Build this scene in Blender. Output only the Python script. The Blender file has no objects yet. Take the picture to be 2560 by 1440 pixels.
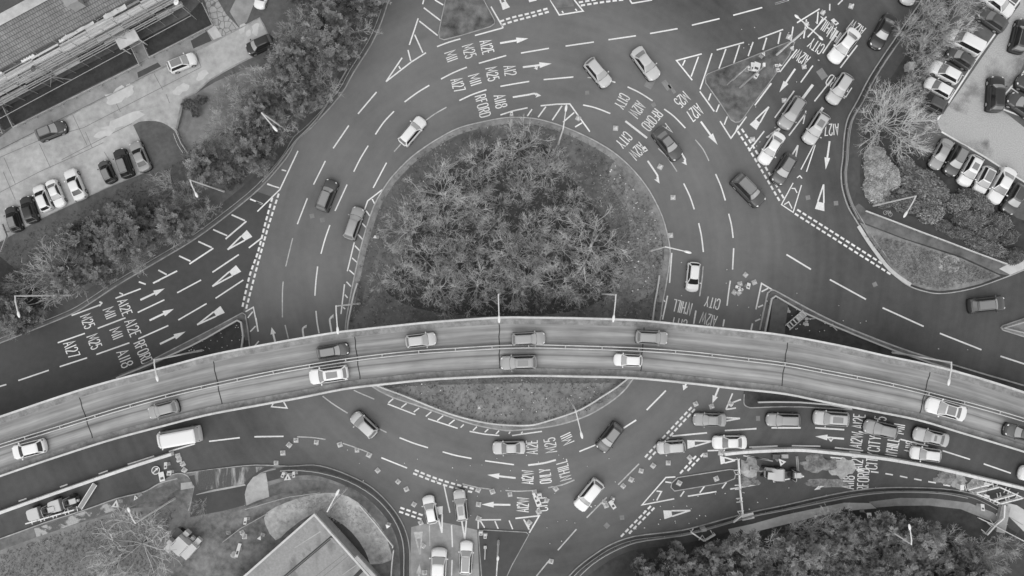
import bpy, bmesh, math, random
from mathutils import Vector, noise

random.seed(7)
SC = bpy.context.scene
COL = SC.collection
PI = math.pi
R = math.radians

# ------------------------------------------------------------------ camera, world, sun, exposure
CAM_H = 96.0          # metres above the road
PPM = 18.0            # photograph pixels (of 2560) per metre on the ground
cam_d = bpy.data.cameras.new('camera')
cam_d.sensor_width = 36.0
cam_d.lens = 36.0 * CAM_H / (2560.0 / PPM)
cam_d.clip_start = 1.0
cam_d.clip_end = 9000.0
cam = bpy.data.objects.new('camera', cam_d)
cam.location = (0, 0, CAM_H)
COL.objects.link(cam)
SC.camera = cam

SUN_EL, SUN_ROT = 58.0, 190.0
world = bpy.data.worlds.new('World')
SC.world = world
world.use_nodes = True
wn = world.node_tree
for n in list(wn.nodes):
    wn.nodes.remove(n)
wo = wn.nodes.new('ShaderNodeOutputWorld')
bg = wn.nodes.new('ShaderNodeBackground')
sky = wn.nodes.new('ShaderNodeTexSky')
sky.sky_type = 'NISHITA'
sky.sun_disc = False
sky.sun_elevation = R(SUN_EL)
sky.sun_rotation = R(SUN_ROT)
bw = wn.nodes.new('ShaderNodeRGBToBW')
wn.links.new(sky.outputs[0], bw.inputs[0])
wn.links.new(bw.outputs[0], bg.inputs['Color'])
bg.inputs['Strength'].default_value = 0.15
wn.links.new(bg.outputs[0], wo.inputs[0])

sun_d = bpy.data.lights.new('sun', 'SUN')
sun_d.energy = 0.5
sun_d.angle = R(80)
sun_d.color = (1, 1, 1)
sun = bpy.data.objects.new('sun', sun_d)
sun.rotation_euler = (R(90 - SUN_EL), 0, R(180 - SUN_ROT))
COL.objects.link(sun)

SC.view_settings.view_transform = 'Standard'
SC.view_settings.look = 'None'
SC.view_settings.exposure = 1.03
SC.view_settings.gamma = 1.0
SC.view_settings.use_curve_mapping = False
SC.cycles.max_bounces = 5
SC.cycles.diffuse_bounces = 3
SC.cycles.glossy_bounces = 2
SC.cycles.transparent_max_bounces = 4

def P(px, py, z=0.0):
    "the point at height z that the photograph shows at pixel (px, py) of its 2560 x 1440"
    k = (CAM_H - z) / CAM_H / PPM
    return Vector(((px - 1280.0) * k, (720.0 - py) * k, z))

# ------------------------------------------------------------------ materials (all grey: the photograph is black and white)
MATS = {}
def nmat(name):
    m = bpy.data.materials.new(name)
    m.use_nodes = True
    nt = m.node_tree
    b = nt.nodes['Principled BSDF']
    MATS[name] = m
    return m, nt, b
def g3(v):
    return (v, v, v, 1)
def plain(name, v, rough=0.6, spec=0.3, coat=0.0, metal=0.0):
    m, nt, b = nmat(name)
    b.inputs['Base Color'].default_value = g3(v)
    b.inputs['Roughness'].default_value = rough
    b.inputs['Specular IOR Level'].default_value = spec
    b.inputs['Coat Weight'].default_value = coat
    b.inputs['Coat Roughness'].default_value = 0.08
    b.inputs['Metallic'].default_value = metal
    return m
def pos(nt):
    return nt.nodes.new('ShaderNodeNewGeometry').outputs['Position']
def tex(nt, vec, scale, detail=4.0, rough=0.55, dist=0.0):
    n = nt.nodes.new('ShaderNodeTexNoise')
    n.inputs['Scale'].default_value = scale
    n.inputs['Detail'].default_value = detail
    n.inputs['Roughness'].default_value = rough
    n.inputs['Distortion'].default_value = dist
    nt.links.new(vec, n.inputs['Vector'])
    return n.outputs[0]
def mth(nt, op, a, b=None, c=None, clamp=False):
    n = nt.nodes.new('ShaderNodeMath'); n.operation = op; n.use_clamp = clamp
    for i, v in enumerate((a, b, c)):
        if v is None: continue
        if isinstance(v, (int, float)): n.inputs[i].default_value = v
        else: nt.links.new(v, n.inputs[i])
    return n.outputs[0]
def vmul(nt, vec, s):
    n = nt.nodes.new('ShaderNodeVectorMath'); n.operation = 'MULTIPLY'
    nt.links.new(vec, n.inputs[0]); n.inputs[1].default_value = s
    return n.outputs[0]
def mapr(nt, v, a, b, c, d, smooth=False):
    n = nt.nodes.new('ShaderNodeMapRange')
    if smooth: n.interpolation_type = 'SMOOTHSTEP'
    nt.links.new(v, n.inputs[0])
    for i, x in enumerate((a, b, c, d)): n.inputs[1 + i].default_value = x
    return n.outputs[0]
def setcol(nt, b, v):
    nt.links.new(v, b.inputs['Base Color'])
def bump(nt, b, h, strength, dist=0.05):
    n = nt.nodes.new('ShaderNodeBump')
    n.inputs['Strength'].default_value = strength
    n.inputs['Distance'].default_value = dist
    nt.links.new(h, n.inputs['Height'])
    nt.links.new(n.outputs[0], b.inputs['Normal'])

def mottled(name, v, amp, s1=0.25, s2=2.5, s3=12.0, rough=0.9, bmp=0.0, w=(0.5, 0.35, 0.15)):
    "v plus three sizes of noise, times amp"
    m, nt, b = nmat(name)
    p = pos(nt)
    n1, n2, n3 = tex(nt, p, s1), tex(nt, p, s2), tex(nt, p, s3, 2.0)
    a = mth(nt, 'ADD', mth(nt, 'MULTIPLY', n1, w[0]), mth(nt, 'MULTIPLY', n2, w[1]))
    a = mth(nt, 'ADD', a, mth(nt, 'MULTIPLY', n3, w[2]))
    setcol(nt, b, mapr(nt, a, 0.3, 0.7, v * (1 - amp), v * (1 + amp)))
    b.inputs['Roughness'].default_value = rough
    b.inputs['Specular IOR Level'].default_value = 0.15
    if bmp: bump(nt, b, n2, bmp, 0.15)
    return m

# road: worn, paler asphalt round the ring, newer dark asphalt on the approaches, tyre-polished bands that follow the lanes
m, nt, b = nmat('asphalt')
p = pos(nt)
cn = nt.nodes.new('ShaderNodeVectorMath'); cn.operation = 'SUBTRACT'
nt.links.new(p, cn.inputs[0]); cn.inputs[1].default_value = P(1285, 640)
e = vmul(nt, cn.outputs[0], (1 / 34.0, 1 / 34.0, 0))
ln = nt.nodes.new('ShaderNodeVectorMath'); ln.operation = 'LENGTH'; nt.links.new(e, ln.inputs[0])
r_ = ln.outputs['Value']
sx = nt.nodes.new('ShaderNodeSeparateXYZ'); nt.links.new(e, sx.inputs[0])
th = mth(nt, 'ARCTAN2', sx.outputs[1], sx.outputs[0])
cx = nt.nodes.new('ShaderNodeCombineXYZ')
nt.links.new(mth(nt, 'MULTIPLY', r_, 22.0), cx.inputs[0]); nt.links.new(mth(nt, 'MULTIPLY', th, 2.2), cx.inputs[1])
band = tex(nt, cx.outputs[0], 1.0, 3.0)
wob = tex(nt, p, 0.05, 2.0)
rr = mth(nt, 'ADD', r_, mth(nt, 'MULTIPLY', mth(nt, 'SUBTRACT', wob, 0.5), 0.35))
ring = mapr(nt, rr, 0.92, 1.32, 1.0, 0.0, True)
big = tex(nt, p, 0.09, 3.0)
fine = tex(nt, p, 9.0, 3.0)
tone = mth(nt, 'ADD', 0.086, mth(nt, 'MULTIPLY', ring, 0.066))
tone = mth(nt, 'ADD', tone, mth(nt, 'MULTIPLY', mth(nt, 'SUBTRACT', band, 0.5), 0.055))
tone = mth(nt, 'ADD', tone, mth(nt, 'MULTIPLY', mth(nt, 'SUBTRACT', big, 0.5), 0.075))
tone = mth(nt, 'ADD', tone, mth(nt, 'MULTIPLY', mth(nt, 'SUBTRACT', fine, 0.5), 0.035))
mid = tex(nt, p, 0.9, 4.0, 0.65)
tone = mth(nt, 'ADD', tone, mth(nt, 'MULTIPLY', mth(nt, 'SUBTRACT', mid, 0.5), 0.04))
setcol(nt, b, tone)
b.inputs['Roughness'].default_value = 0.85
b.inputs['Specular IOR Level'].default_value = 0.25

mottled('dark_asphalt', 0.078, 0.22, 0.12, 1.2, 10)
mottled('path_asphalt', 0.083, 0.3, 0.3, 2.0, 12)
mottled('patched_path', 0.15, 0.55, 0.35, 1.6, 9)
mottled('dry_patch', 0.40, 0.35, 0.5, 1.6, 9)
mottled('worn_lane', 0.28, 0.4, 0.3, 1.1, 9)
mottled('concrete', 0.39, 0.4, 0.22, 1.3, 10)
mottled('pale_concrete', 0.52, 0.2, 0.3, 1.8, 10)
mottled('kerb_stone', 0.30, 0.45, 0.8, 3.0, 14)
mottled('pale_kerb', 0.38, 0.4, 0.8, 3.0, 14)
mottled('car_park_dark', 0.12, 0.35, 0.3, 1.4, 10)
mottled('car_park_light', 0.38, 0.4, 0.12, 0.7, 8, w=(0.7, 0.2, 0.1))
mottled('lawn', 0.052, 0.45, 0.4, 2.2, 12, bmp=0.4)
mottled('verge', 0.115, 0.4, 0.25, 1.8, 11, bmp=0.5)
mottled('rough_verge', 0.22, 0.55, 0.3, 1.6, 9, bmp=0.6)
mottled('island_soil', 0.135, 0.7, 0.22, 1.1, 7, bmp=0.6)
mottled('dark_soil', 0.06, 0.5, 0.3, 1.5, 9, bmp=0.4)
mottled('dry_grass', 0.20, 0.45, 0.2, 1.5, 10, bmp=0.4)
mottled('splitter_soil', 0.13, 0.85, 0.45, 1.2, 8, bmp=0.4)
mottled('bank_grass', 0.42, 0.65, 0.3, 2.0, 10, bmp=0.4)
mottled('yard', 0.17, 0.8, 0.25, 1.4, 9)
mottled('far_grass', 0.11, 0.4, 0.03, 0.4, 5)
mottled('rubble', 0.22, 0.9, 0.9, 3.5, 12, bmp=0.8)
mottled('sand', 0.38, 0.5, 0.9, 3.0, 12, bmp=0.5)
mottled('brick', 0.22, 0.3, 0.5, 3.0, 14)
mottled('render', 0.30, 0.25, 0.4, 2.0, 10)
mottled('timber', 0.34, 0.4, 0.8, 5.0, 16)
mottled('pale_board', 0.55, 0.2, 0.6, 3.0, 14)
mottled('white_paint', 0.70, 0.32, 0.14, 5.0, 9, rough=0.6)
mottled('faded_paint', 0.44, 0.5, 0.7, 4.0, 14, rough=0.7)
mottled('ghost_paint', 0.22, 0.3, 0.7, 4.0, 14, rough=0.8)
mottled('barrier_white', 0.66, 0.18, 0.5, 3.0, 14, rough=0.5)
mottled('parapet_white', 0.54, 0.3, 0.4, 2.5, 12, rough=0.5)
mottled('deck_edge', 0.26, 0.55, 0.6, 2.2, 9)
mottled('bark', 0.12, 0.4, 1.0, 4.0, 18)
plain('joint_dark', 0.05, 0.9)
plain('slab_joint', 0.17, 0.9)
plain('pole_paint', 0.62, 0.4)
plain('steel', 0.42, 0.45, 0.5, metal=0.15)
plain('dull_steel', 0.30, 0.5, 0.5, metal=0.2)
plain('dark_steel', 0.09, 0.5, 0.4)
plain('lamp_white', 0.72, 0.35)
plain('white_plastic', 0.74, 0.4)
plain('grey_plastic', 0.28, 0.5)
plain('black_rubber', 0.025, 0.8)
plain('alloy', 0.42, 0.35, metal=0.4)
plain('headlamp', 0.72, 0.15, 0.6)
plain('tail_lamp', 0.11, 0.2, 0.6)
plain('glass_light', 0.36, 0.08, 0.7)
plain('glass_mid', 0.19, 0.08, 0.7)
plain('glass_dark', 0.022, 0.08, 0.6)
plain('roof_glass_sheen', 0.22, 0.1, 0.7)  # roof glass tone, also the painted sky sheen on dark car roofs
plain('cone_body', 0.44, 0.5)
plain('cone_band', 0.74, 0.35)
plain('machine_pale', 0.52, 0.45, 0.4)
plain('window_dark', 0.03, 0.1, 0.6)
for nm, v in (('W', 0.74), ('L', 0.48), ('G', 0.30), ('D', 0.065), ('B', 0.02)):
    plain('paint_' + nm, v, 0.3, 0.5, coat=0.6)

def patchy(name, dark, light, sc, lo=0.5, hi=0.58, rot=0.0):
    "dry pale patches left on a dark surface, with edges of their own"
    m, nt, b = nmat(name)
    p = pos(nt)
    mp = nt.nodes.new('ShaderNodeMapping'); mp.inputs['Rotation'].default_value = (0, 0, rot); mp.inputs['Scale'].default_value = sc
    nt.links.new(p, mp.inputs[0])
    n1 = tex(nt, mp.outputs[0], 1.0, 5.0, 0.6, 0.4)
    n2 = tex(nt, p, 7.0, 3.0)
    k = mapr(nt, n1, lo, hi, dark, light)
    setcol(nt, b, mth(nt, 'MULTIPLY', k, mapr(nt, n2, 0.3, 0.7, 0.8, 1.2)))
    b.inputs['Roughness'].default_value = 0.9
    b.inputs['Specular IOR Level'].default_value = 0.15
patchy('stained_drive', 0.10, 0.36, (0.9, 0.16, 1), 0.50, 0.62)
patchy('stained_path', 0.12, 0.38, (0.45, 0.45, 1), 0.52, 0.58, 0.4)
patchy('stained_lane', 0.17, 0.40, (0.10, 0.13, 1), 0.38, 0.50, 0.5)
# roof tiles: courses run along the eaves
def tiles(name, v, dx, dy):
    m, nt, b = nmat(name)
    p = pos(nt)
    mp = nt.nodes.new('ShaderNodeMapping')
    mp.inputs['Rotation'].default_value = (0, 0, -math.atan2(dy, dx))
    nt.links.new(p, mp.inputs[0])
    bt = nt.nodes.new('ShaderNodeTexBrick')
    nt.links.new(mp.outputs[0], bt.inputs['Vector'])
    bt.inputs['Scale'].default_value = 1.0
    bt.inputs['Brick Width'].default_value = 0.33
    bt.inputs['Row Height'].default_value = 0.42
    bt.inputs['Mortar Size'].default_value = 0.045
    bt.inputs['Mortar Smooth'].default_value = 0.6
    bt.inputs['Bias'].default_value = 0.0
    bt.inputs['Color1'].default_value = g3(v)
    bt.inputs['Color2'].default_value = g3(v * 1.22)
    bt.inputs['Mortar'].default_value = g3(v * 0.45)
    n1 = tex(nt, p, 0.5)
    n2 = tex(nt, p, 3.5, 3.0)
    k = mth(nt, 'ADD', mth(nt, 'MULTIPLY', n1, 0.7), mth(nt, 'MULTIPLY', n2, 0.8))
    vm = nt.nodes.new('ShaderNodeVectorMath'); vm.operation = 'SCALE'
    nt.links.new(bt.outputs[0], vm.inputs[0])
    nt.links.new(mapr(nt, k, 0.4, 1.1, 0.65, 1.45), vm.inputs['Scale'])
    nt.links.new(vm.outputs[0], b.inputs['Base Color'])
    b.inputs['Roughness'].default_value = 0.9
    return m

def voronoi_slabs(name, v):
    m, nt, b = nmat(name)
    p = pos(nt)
    vo = nt.nodes.new('ShaderNodeTexVoronoi'); vo.feature = 'DISTANCE_TO_EDGE'
    vo.inputs['Scale'].default_value = 1.25
    vo.inputs['Randomness'].default_value = 0.75
    nt.links.new(p, vo.inputs['Vector'])
    k = mapr(nt, vo.outputs[0], 0.02, 0.07, 0.4, 1.0)
    n2 = tex(nt, p, 1.8)
    setcol(nt, b, mth(nt, 'MULTIPLY', mth(nt, 'MULTIPLY', k, v), mapr(nt, n2, 0.3, 0.7, 0.8, 1.15)))
    b.inputs['Roughness'].default_value = 0.9
voronoi_slabs('crazy_paving', 0.36)

# flyover deck: UV u runs along the road, v across it in metres; wheel paths and grime run along
def deck_material():
    m, nt, b = nmat('deck_asphalt')
    uv = nt.nodes.new('ShaderNodeUVMap')
    s = nt.nodes.new('ShaderNodeSeparateXYZ'); nt.links.new(uv.outputs[0], s.inputs[0])
    wv = tex(nt, vmul(nt, uv.outputs[0], (0.06, 0.25, 1)), 1.0, 2.0)
    v = mth(nt, 'ADD', s.outputs[1], mth(nt, 'MULTIPLY', mth(nt, 'SUBTRACT', wv, 0.5), 0.35))
    cr = nt.nodes.new('ShaderNodeValToRGB')
    nt.links.new(mth(nt, 'DIVIDE', v, 7.4), cr.inputs[0])
    el = cr.color_ramp.elements
    stops = [(0.0, .15), (.08, .17), (.115, .34), (.17, .27), (.23, .25), (.27, .35), (.33, .27), (.385, .26), (.42, .33), (.455, .22), (.50, .17),
             (.545, .22), (.585, .33), (.625, .29), (.645, .16), (.665, .28), (.735, .38), (.79, .33), (.83, .26), (.865, .24), (.895, .15), (.93, .11), (1.0, .14)]
    while len(el) < len(stops): el.new(0.5)
    for q, (a, c) in zip(el, stops):
        q.position = a; q.color = g3(c)
    st = tex(nt, vmul(nt, uv.outputs[0], (0.10, 3.0, 1)), 1.0, 4.0)
    st2 = tex(nt, vmul(nt, uv.outputs[0], (0.5, 9.0, 1)), 1.0, 3.0)
    bl = tex(nt, vmul(nt, uv.outputs[0], (0.2, 0.35, 1)), 1.0, 3.0)
    k = mth(nt, 'ADD', mth(nt, 'MULTIPLY', st, 0.55), mth(nt, 'ADD', mth(nt, 'MULTIPLY', st2, 0.2), mth(nt, 'MULTIPLY', bl, 0.45)))
    setcol(nt, b, mth(nt, 'MULTIPLY', cr.outputs[0], mapr(nt, k, 0.4, 0.8, 0.64, 1.32)))
    b.inputs['Roughness'].default_value = 0.85
    b.inputs['Specular IOR Level'].default_value = 0.2
deck_material()

def flat_roof_material():
    m, nt, b = nmat('flat_roof')
    p = pos(nt)
    mp = nt.nodes.new('ShaderNodeMapping')
    mp.inputs['Rotation'].default_value = (0, 0, R(-45))
    mp.inputs['Scale'].default_value = (1.0, 0.35, 1)
    nt.links.new(p, mp.inputs[0])
    n1 = tex(nt, mp.outputs[0], 0.55, 2.0, 0.4)
    n2 = tex(nt, p, 4.0, 3.0)
    k = mapr(nt, n1, 0.52, 0.66, 1.0, 0.66)
    setcol(nt, b, mth(nt, 'MULTIPLY', k, mapr(nt, n2, 0.3, 0.7, 0.24, 0.31)))
    b.inputs['Roughness'].default_value = 0.8
flat_roof_material()

def attr_material(name, base, rough=0.85, spec=0.1, sub=0.0):
    "foliage / twigs: each leaf spray carries its own tone in a colour attribute"
    m, nt, b = nmat(name)
    a = nt.nodes.new('ShaderNodeAttribute'); a.attribute_name = 'tone'
    setcol(nt, b, mth(nt, 'MULTIPLY', a.outputs['Fac'], base))
    b.inputs['Roughness'].default_value = rough
    b.inputs['Specular IOR Level'].default_value = spec
attr_material('leaf', 0.37)
attr_material('twig', 0.63)
attr_material('hedge_leaf', 0.42)
attr_material('blossom', 0.60)
attr_material('grass_blade', 0.34)

# ------------------------------------------------------------------ mesh building
class MB:
    def __init__(s):
        s.v = []; s.f = []; s.mi = []; s.uv = None; s.tone = None; s.zc = 0
    def add(s, vs, fs, mi=0):
        o = len(s.v)
        s.v.extend([tuple(q) for q in vs])
        for f in fs:
            s.f.append([i + o for i in f]); s.mi.append(mi)
    def box(s, c, size, rz=0.0, mi=0, taper=1.0):
        hx, hy, hz = size[0] / 2, size[1] / 2, size[2] / 2
        ca, sa = math.cos(rz), math.sin(rz)
        vs = []
        for sz in (-1, 1):
            t = taper if sz > 0 else 1.0
            for sx_, sy_ in ((-1, -1), (1, -1), (1, 1), (-1, 1)):
                x, y = sx_ * hx * t, sy_ * hy * t
                vs.append((c[0] + x * ca - y * sa, c[1] + x * sa + y * ca, c[2] + sz * hz))
        s.add(vs, [(3, 2, 1, 0), (4, 5, 6, 7), (0, 1, 5, 4), (1, 2, 6, 5), (2, 3, 7, 6), (3, 0, 4, 7)], mi)
    def prism(s, pts, z0, z1, mi=0, cap_bottom=True):
        pts = [(q[0], q[1]) for q in pts]
        a = sum(pts[i][0] * pts[(i + 1) % len(pts)][1] - pts[(i + 1) % len(pts)][0] * pts[i][1] for i in range(len(pts)))
        if a < 0: pts = pts[::-1]
        n = len(pts)
        vs = [(x, y, z0) for x, y in pts] + [(x, y, z1) for x, y in pts]
        fs = [tuple(range(n, 2 * n))] + [(i, (i + 1) % n, n + (i + 1) % n, n + i) for i in range(n)]
        if cap_bottom: fs.append(tuple(range(n - 1, -1, -1)))
        s.add(vs, fs, mi)
    def tube(s, p0, p1, r0, r1=None, n=6, mi=0, caps=True):
        p0, p1 = Vector(p0), Vector(p1)
        r1 = r0 if r1 is None else r1
        d = p1 - p0
        if d.length < 1e-6: return
        d.normalize()
        u = d.orthogonal().normalized(); w = d.cross(u)
        vs = []
        for p_, r in ((p0, r0), (p1, r1)):
            for i in range(n):
                a = 2 * PI * i / n
                vs.append(p_ + (u * math.cos(a) + w * math.sin(a)) * r)
        fs = [(i, (i + 1) % n, n + (i + 1) % n, n + i) for i in range(n)]
        if caps:
            fs += [tuple(range(n - 1, -1, -1)), tuple(range(n, 2 * n))]
        s.add(vs, fs, mi)
    def lathe(s, c, prof, n=12, mi=0):
        vs = []; fs = []
        for r, z in prof:
            for i in range(n):
                a = 2 * PI * i / n
                vs.append((c[0] + r * math.cos(a), c[1] + r * math.sin(a), c[2] + z))
        for k in range(len(prof) - 1):
            for i in range(n):
                fs.append((k * n + i, k * n + (i + 1) % n, (k + 1) * n + (i + 1) % n, (k + 1) * n + i))
        fs.append(tuple((len(prof) - 1) * n + i for i in range(n)))
        s.add(vs, fs, mi)
    def ellipsoid(s, c, rad, rz=0.0, n=10, m_=6, mi=0, pitch=0.0):
        vs = []; fs = []
        ca, sa = math.cos(rz), math.sin(rz)
        cp, sp = math.cos(pitch), math.sin(pitch)
        for j in range(m_ + 1):
            ph = -PI / 2 + PI * j / m_
            for i in range(n):
                a = 2 * PI * i / n
                x, y, z = rad[0] * math.cos(ph) * math.cos(a), rad[1] * math.cos(ph) * math.sin(a), rad[2] * math.sin(ph)
                x, z = x * cp - z * sp, x * sp + z * cp
                vs.append((c[0] + x * ca - y * sa, c[1] + x * sa + y * ca, c[2] + z))
        for j in range(m_):
            for i in range(n):
                fs.append((j * n + i, j * n + (i + 1) % n, (j + 1) * n + (i + 1) % n, (j + 1) * n + i))
        s.add(vs, fs, mi)
    def sweep(s, line, prof, closed=False, mi=0, cap=True):
        "profile points are (offset to the left of travel, height)"
        L = [Vector((q[0], q[1], q[2] if len(q) > 2 else 0.0)) for q in line]
        n = len(L); k = len(prof)
        vs = []
        for i in range(n):
            a = L[(i - 1) % n] if (closed or i > 0) else L[i]
            c = L[(i + 1) % n] if (closed or i < n - 1) else L[i]
            d1 = (L[i] - a); d2 = (c - L[i])
            d1.z = d2.z = 0
            if d1.length < 1e-6: d1 = d2
            if d2.length < 1e-6: d2 = d1
            d1 = d1.normalized(); d2 = d2.normalized()
            t = (d1 + d2)
            if t.length < 1e-4: t = d1
            t.normalize()
            nrm = Vector((-t.y, t.x, 0))
            mt = 1.0 / max(0.45, d1.x * t.x + d1.y * t.y)
            for o, z in prof:
                q = L[i] + nrm * o * mt
                vs.append((q.x, q.y, L[i].z + z))
        fs = []
        for i in range(n if closed else n - 1):
            j = (i + 1) % n
            for q in range(k - 1):
                fs.append((i * k + q, j * k + q, j * k + q + 1, i * k + q + 1))
            fs.append((i * k + k - 1, j * k + k - 1, j * k, i * k))
        if cap and not closed:
            fs.append(tuple(range(k))); fs.append(tuple((n - 1) * k + q for q in range(k - 1, -1, -1)))
        s.add(vs, fs, mi)
    def strip(s, line, w, z, mi=0):
        "flat painted strip with square ends; every strip lies a little above the last one"
        s.zc = (s.zc + 1) % 9
        zz = z + s.zc * 0.0012
        L = [Vector((q[0], q[1], 0)) for q in line]
        vs = []
        for i in range(len(L)):
            a = L[i - 1] if i > 0 else L[i]; c = L[i + 1] if i < len(L) - 1 else L[i]
            d1 = L[i] - a; d2 = c - L[i]
            if d1.length < 1e-6: d1 = d2
            if d2.length < 1e-6: d2 = d1
            d1 = d1.normalized(); d2 = d2.normalized(); t = d1 + d2
            if t.length < 1e-3: t = d1
            t.normalize(); nrm = Vector((-t.y, t.x, 0))
            mt = 1.0 / max(0.4, d1.dot(t))
            vs.append((L[i].x + nrm.x * w / 2 * mt, L[i].y + nrm.y * w / 2 * mt, zz))
            vs.append((L[i].x - nrm.x * w / 2 * mt, L[i].y - nrm.y * w / 2 * mt, zz))
        s.add(vs, [(2 * i + 1, 2 * i + 3, 2 * i + 2, 2 * i) for i in range(len(L) - 1)], mi)
    def poly(s, pts, z, mi=0):
        s.zc = (s.zc + 1) % 9
        pts = [(q[0], q[1]) for q in pts]
        a = sum(pts[i][0] * pts[(i + 1) % len(pts)][1] - pts[(i + 1) % len(pts)][0] * pts[i][1] for i in range(len(pts)))
        if a < 0: pts = pts[::-1]
        s.add([(x, y, z + s.zc * 0.0012) for x, y in pts], [tuple(range(len(pts)))], mi)
    def mesh(s, name, mats, smooth=None):
        me = bpy.data.meshes.new(name)
        me.from_pydata(s.v, [], s.f)
        for q in (mats if isinstance(mats, (list, tuple)) else [mats]):
            me.materials.append(MATS[q])
        me.polygons.foreach_set('material_index', s.mi)
        if s.tone is not None:
            at = me.attributes.new('tone', 'FLOAT', 'POINT')
            at.data.foreach_set('value', s.tone)
        if smooth is not None:
            me.polygons.foreach_set('use_smooth', [True] * len(me.polygons))
            me.set_sharp_from_angle(angle=R(smooth))
        me.update()
        return me
    def build(s, name, mats, parent=None, smooth=None):
        return link(name, s.mesh(name, mats, smooth), parent)

def link(name, me, parent=None):
    o = bpy.data.objects.new(name, me)
    COL.objects.link(o)
    if parent is not None: o.parent = parent
    return o
def tag(o, label, cat, group=None):
    o['label'] = label; o['category'] = cat
    if group: o['group'] = group
    return o
def struct(o, kind='structure'):
    o['kind'] = kind
    return o
def thing(name, label, cat, loc=(0, 0, 0), rz=0.0, group=None):
    o = bpy.data.objects.new(name, None)
    o.empty_display_size = 0.3
    COL.objects.link(o)
    o.location = loc; o.rotation_euler = (0, 0, rz)
    return tag(o, label, cat, group)
def copy_thing(src, loc, rz, sc, label, cat, group=None):
    r = src.copy(); COL.objects.link(r)
    r.location = loc; r.rotation_euler = (0, 0, rz); r.scale = sc if hasattr(sc, '__len__') else (sc, sc, sc)
    for ch in [c for c in src.children]:
        c = ch.copy(); COL.objects.link(c); c.parent = r
        for gch in ch.children:
            d = gch.copy(); COL.objects.link(d); d.parent = c
    tag(r, label, cat, group)
    return r
def Z(ox, oy, *q):
    "points read off an enlargement (3.6 times) whose corner is (ox, oy)"
    return [(ox + q[i] / 3.6, oy + q[i + 1] / 3.6) for i in range(0, len(q), 2)]
def G(pts, z=0.0):
    return [P(x, y, z) for x, y in pts]
def smoothline(pts, n=4, closed=False):
    "Catmull-Rom through pixel points"
    out = []
    m = len(pts)
    for i in range(m if closed else m - 1):
        p0 = pts[(i - 1) % m] if (closed or i > 0) else pts[i]
        p1 = pts[i]; p2 = pts[(i + 1) % m]
        p3 = pts[(i + 2) % m] if (closed or i + 2 < m) else p2
        for k in range(n):
            t = k / n
            out.append(tuple(0.5 * (2 * p1[a] + (p2[a] - p0[a]) * t + (2 * p0[a] - 5 * p1[a] + 4 * p2[a] - p3[a]) * t * t
                                    + (3 * p1[a] - p0[a] - 3 * p2[a] + p3[a]) * t ** 3) for a in (0, 1)))
    if not closed: out.append(tuple(pts[-1]))
    return out
def inside(pt, poly):
    x, y = pt; c = False
    for i in range(len(poly)):
        x1, y1 = poly[i]; x2, y2 = poly[i - 1]
        if (y1 > y) != (y2 > y) and x < (x2 - x1) * (y - y1) / (y2 - y1) + x1: c = not c
    return c
# ------------------------------------------------------------------ ground, road, land, islands
mb = MB(); mb.prism([(-3500, -3500), (3500, -3500), (3500, 3500), (-3500, 3500)], -1.0, -0.06)
struct(mb.build('ground', 'far_grass'))
mb = MB(); mb.prism(G([(-420, -420), (2980, -420), (2980, 1860), (-420, 1860)]), -0.055, 0.0)
struct(mb.build('road', 'asphalt'))

LZ = 0.12                                             # height of land and islands above the road
NW = [(972, -420), (985, -40), (972, 0), (954, 55), (929, 111), (884, 182), (851, 239), (779, 319), (743, 350), (715, 397), (650, 471), (569, 538),
      (486, 599), (389, 657), (294, 713), (228, 757), (178, 786), (83, 825), (0, 858), (-120, 905), (-420, 1010), (-420, -420)]
EA = [(2480, -420), (2319, -30), (2302, 3), (2227, 111), (2174, 192), (2144, 250), (2122, 289), (2113, 319), (2108, 360), (2106, 397), (2102, 429),
      (2105, 471), (2119, 516), (2138, 549), (2174, 607), (2213, 660), (2238, 690), (2274, 716), (2313, 729), (2347, 734), (2394, 729), (2449, 716),
      (2524, 689), (2560, 674), (2700, 612), (2980, 520), (2980, -420)]
SW = [(-420, 1490), (0, 1347), (119, 1304), (217, 1273), (292, 1246), (361, 1229), (430, 1187), (444, 1184), (467, 1182), (556, 1170), (640, 1162),
      (723, 1165), (784, 1162), (834, 1173), (890, 1196), (932, 1220), (968, 1254), (996, 1290), (1015, 1329), (1024, 1373), (1025, 1440), (1025, 1860), (-420, 1860)]
SE = [(1290, 1860), (1350, 1560), (1385, 1480), (1422, 1440), (1447, 1415), (1488, 1384), (1530, 1359), (1586, 1340), (1669, 1330), (1724, 1321),
      (1808, 1298), (1880, 1279), (1963, 1262), (2074, 1237), (2158, 1223), (2241, 1218), (2352, 1221), (2422, 1232), (2463, 1248), (2505, 1271), (2560, 1304),
      (2700, 1385), (2980, 1540), (2980, 1860)]
CE = [(934, 968), (898, 935), (874, 890), (864, 840), (866, 800), (873, 760), (887, 688), (907, 602), (934, 518), (962, 468), (987, 435), (1029, 393), (1073, 361),
      (1096, 347), (1130, 328), (1168, 314), (1237, 299), (1280, 294), (1336, 297), (1391, 311), (1447, 333), (1502, 361), (1545, 390), (1586, 429), (1624, 479),
      (1655, 541), (1670, 596), (1675, 630), (1672, 666), (1664, 716), (1656, 757), (1648, 810), (1628, 880), (1580, 950), (1558, 978), (1524, 1006), (1474, 1036),
      (1419, 1056), (1363, 1068), (1280, 1076), (1251, 1074), (1196, 1064), (1140, 1047), (1057, 1018), (984, 994)]
TOPI = [(1114, -90), (1114, 0), (1105, 42), (1097, 83), (1099, 96), (1110, 100), (1150, 90), (1226, 67), (1236, 60), (1237, 52), (1209, 0), (1170, -90)]
SMI = [(1350, -40), (1376, 0), (1391, 22), (1436, 17), (1430, 0), (1410, -40)]
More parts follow.
